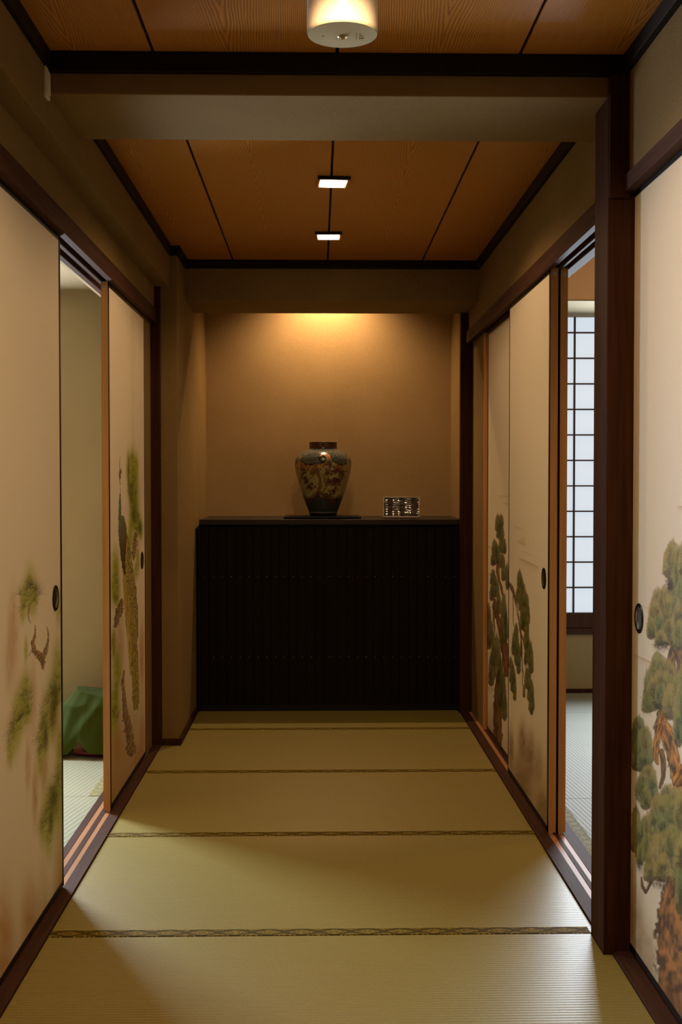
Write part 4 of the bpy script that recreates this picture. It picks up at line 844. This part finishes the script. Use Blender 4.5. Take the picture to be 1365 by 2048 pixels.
def can(x, y, zc, r_, h_, label):
    o_ = (x, y, zc); t = thing('emergency_light', o_, label, 'ceiling light')
    MB().lathe([(r_ * .97, 0), (r_, -0.004), (r_, -h_ + .004), (r_ * .99, -h_)], (0, 0, 0), 'z', 64, cap0=True).build('housing', mat('lamp_housing', (0.80, 0.72, 0.60), 0.35), t, smooth=False)
    MB().lathe([(r_ * .99, -h_), (r_ * .975, -h_ - .0035), (0.020, -h_ - .008), (0.0005, -h_ - .008)], (0, 0, 0), 'z', 64, cap0=False, cap1=False).build('bottom_cover', M['khaki'], t)
    MB().lathe([(0.0105, -h_ - .004), (0.0105, -h_ - .0095), (0.0085, -h_ - .011), (0.006, -h_ - .0095)], (0, -0.004, 0), 'z', 32).build('reflector', M['chrome'], t)
    MB().lathe([(0.0055, -h_ - .008), (0.0055, -h_ - .011), (0.003, -h_ - .014), (0.0003, -h_ - .015)], (0, -0.004, 0), 'z', 20).build('bulb', mat('amber_bulb', (0.75, 0.48, 0.10), 0.2), t)
    MB().box(-0.043, -0.037, -0.003, 0.003, -h_ - .0064, -h_ - .004).build('test_button', mat('indicator', (0.20, 0.22, 0.20), 0.4), t)
    tx = MB()
    for q_ in range(5): tx.box(0.029, 0.0305, -0.02 + q_ * .008, -0.0155 + q_ * .008, -h_ - .0075, -h_ - .0055)
    tx.box(0.036, 0.0375, -0.016, 0.016, -h_ - .0070, -h_ - .0050); tx.box(0.036, 0.046, 0.008, 0.010, -h_ - .0070, -h_ - .0050); tx.box(0.036, 0.043, -0.004, -0.002, -h_ - .0070, -h_ - .0050); tx.box(0.041, 0.0425, 0.010, 0.018, -h_ - .007, -h_ - .005)
    tx.build('printed_marking', mat('grey_print', (0.22, 0.21, 0.13), .5), t)
can(0.053, 2.525, 2.335, 0.0755, 0.142, 'round white surface-mounted emergency lamp hanging at the top of the picture')
al = thing('alcove_spotlight', (0.05, 6.78, 2.58), 'small hidden spotlight in the top of the alcove above the vase', 'ceiling light')
MB().lathe([(0.04, 0), (0.04, -0.03), (0.033, -0.03), (0.033, -0.005)], (0, 0, 0), 'z', 32).build('housing', M['black'], al)
pl = MB().box(-0.692, -0.684, 3.000, 3.046, 2.212, 2.288).box(-0.685, -0.681, 3.006, 3.04, 2.222, 2.278).build('wall_plate', M['white'], bevel=0.002, off=(-0.688, 3.02, 2.25))
tag(pl, 'small pale plastic cover plate high on the left wall by the near beam', 'wall plate')

# ================================================================== LEFT ROOM: tray, box, green cloth
tc = (-1.012, 5.388)
t = MB().lathe([(0.108, 0.0), (0.112, 0.008), (0.134, 0.013), (0.145, 0.024), (0.1455, 0.0265), (0.141, 0.0265), (0.130, 0.017), (0.10, 0.013), (0.0005, 0.013)], (0, 0, 0), 'z', 72, cap1=False).build('serving_tray', M['redlac'], smooth=True)
t.location = (tc[0], tc[1], 0.0015); tag(t, 'round dark red lacquer tray on the straw mat in the left room', 'tray')
bx = MB().box(-0.080, 0.09, -0.090, 0.090, 0, 0.10).box(-0.055, 0.06, -0.05, 0.05, 0.10, 0.22).build('wooden_box', M['boxwood'], bevel=0.003)
bx.location = (tc[0] - 0.015, tc[1], 0.0155); tag(bx, 'reddish wooden box standing on the red tray, mostly hidden by the cloth', 'box')
def cloth():
    m, n = 180, 60; V = []
    for j in range(n):
        t_ = j / (n - 1)
        for i in range(m):
            a = 2 * math.pi * i / m; ca, sa = math.cos(a), math.sin(a)
            # rounded square cross-section, growing from the flat top to the hem
            sq = 1 / max(abs(ca), abs(sa)); k_ = 0.55; shp = (1 - k_) + k_ * min(sq, 1.25)
            r = (0.045 * min(1, t_ * 8) + 0.062 * min(1, t_ * 3)) * shp + 0.092 * t_ ** 1.15 * (1 + 0.10 * math.sin(5 * a + 1.2) * t_ + 0.05 * math.sin(11 * a) * t_)
            r += 0.006 * math.sin(9 * a + 4 * t_) * t_
            hem = 0.024 + 0.008 * math.sin(4 * a + 2)
            da = (a - (-math.pi / 2 - 0.27) + math.pi) % (2 * math.pi) - math.pi
            hem += 0.055 * max(0, 1 - abs(da) / 0.22)
            z = 0.287 - (0.287 - hem) * max(0, (t_ - 0.14)) / 0.86
            if t_ < 0.14: z = 0.283 + 0.012 * math.sin(2 * a + 1.0) * (t_ / .14) + (0.014 * max(0, math.cos(a - 2.6)) * (t_ / .14))
            elif t_ < 0.3:
                w_ = (0.3 - t_) / .16; z += w_ * (0.012 * math.sin(2 * a + 1.0) + 0.014 * max(0, math.cos(a - 2.6)))
            z += 0.006 * math.sin(3 * a + 9 * t_) * math.sin(math.pi * t_)
            x = r * ca * (1.16 if ca < 0 else 0.93); y = r * sa * 0.90; x = min(x, 0.150)
            # a soft diagonal fold on the camera side
            fo_ = math.exp(-((x * 0.8 + 0.02 - (0.17 - z) * -0.55) / 0.022) ** 2); y -= 0.014 * fo_ * (1 if sa < 0 else 0) * math.sin(math.pi * t_)
            V.append((x, y, z))
    V.append((0, 0, 0.286)); F = []
    for j in range(n - 1):
        for i in range(m): i2 = (i + 1) % m; F.append((j * m + i, (j + 1) * m + i, (j + 1) * m + i2, j * m + i2))
    F += [(len(V) - 1, i, (i + 1) % m) for i in range(m)]
    me = bpy.data.meshes.new('green_cloth'); me.from_pydata(V, [], F); me.polygons.foreach_set('use_smooth', [True] * len(F))
    mm = mat('green_cloth_fabric', (0.04, 0.09, 0.01), 0.85, spec=0.15); k = N(mm); x = k.xyz()
    f = k.noise(k.comb(k.m('MULTIPLY', x[0], 900), k.m('MULTIPLY', x[1], 900), k.m('MULTIPLY', x[2], 900)), 1, 1); k.base(k.ramp(f, [(.3, (0.024, 0.042, 0.002)), (.7, (0.044, 0.066, 0.004))])); k.bump(f, .2, .0005)
    mm.node_tree.nodes['Principled BSDF'].inputs['Sheen Weight'].default_value = 0.05
    me.materials.append(mm); o = bpy.data.objects.new('green_cloth', me); link(o)
    so = o.modifiers.new('thickness', 'SOLIDIFY'); so.thickness = 0.0015
    o.location = (tc[0] + 0.005, tc[1], 0.0); return o
tag(cloth(), 'plain green wrapping cloth draped over the wooden box in the left room', 'cloth')
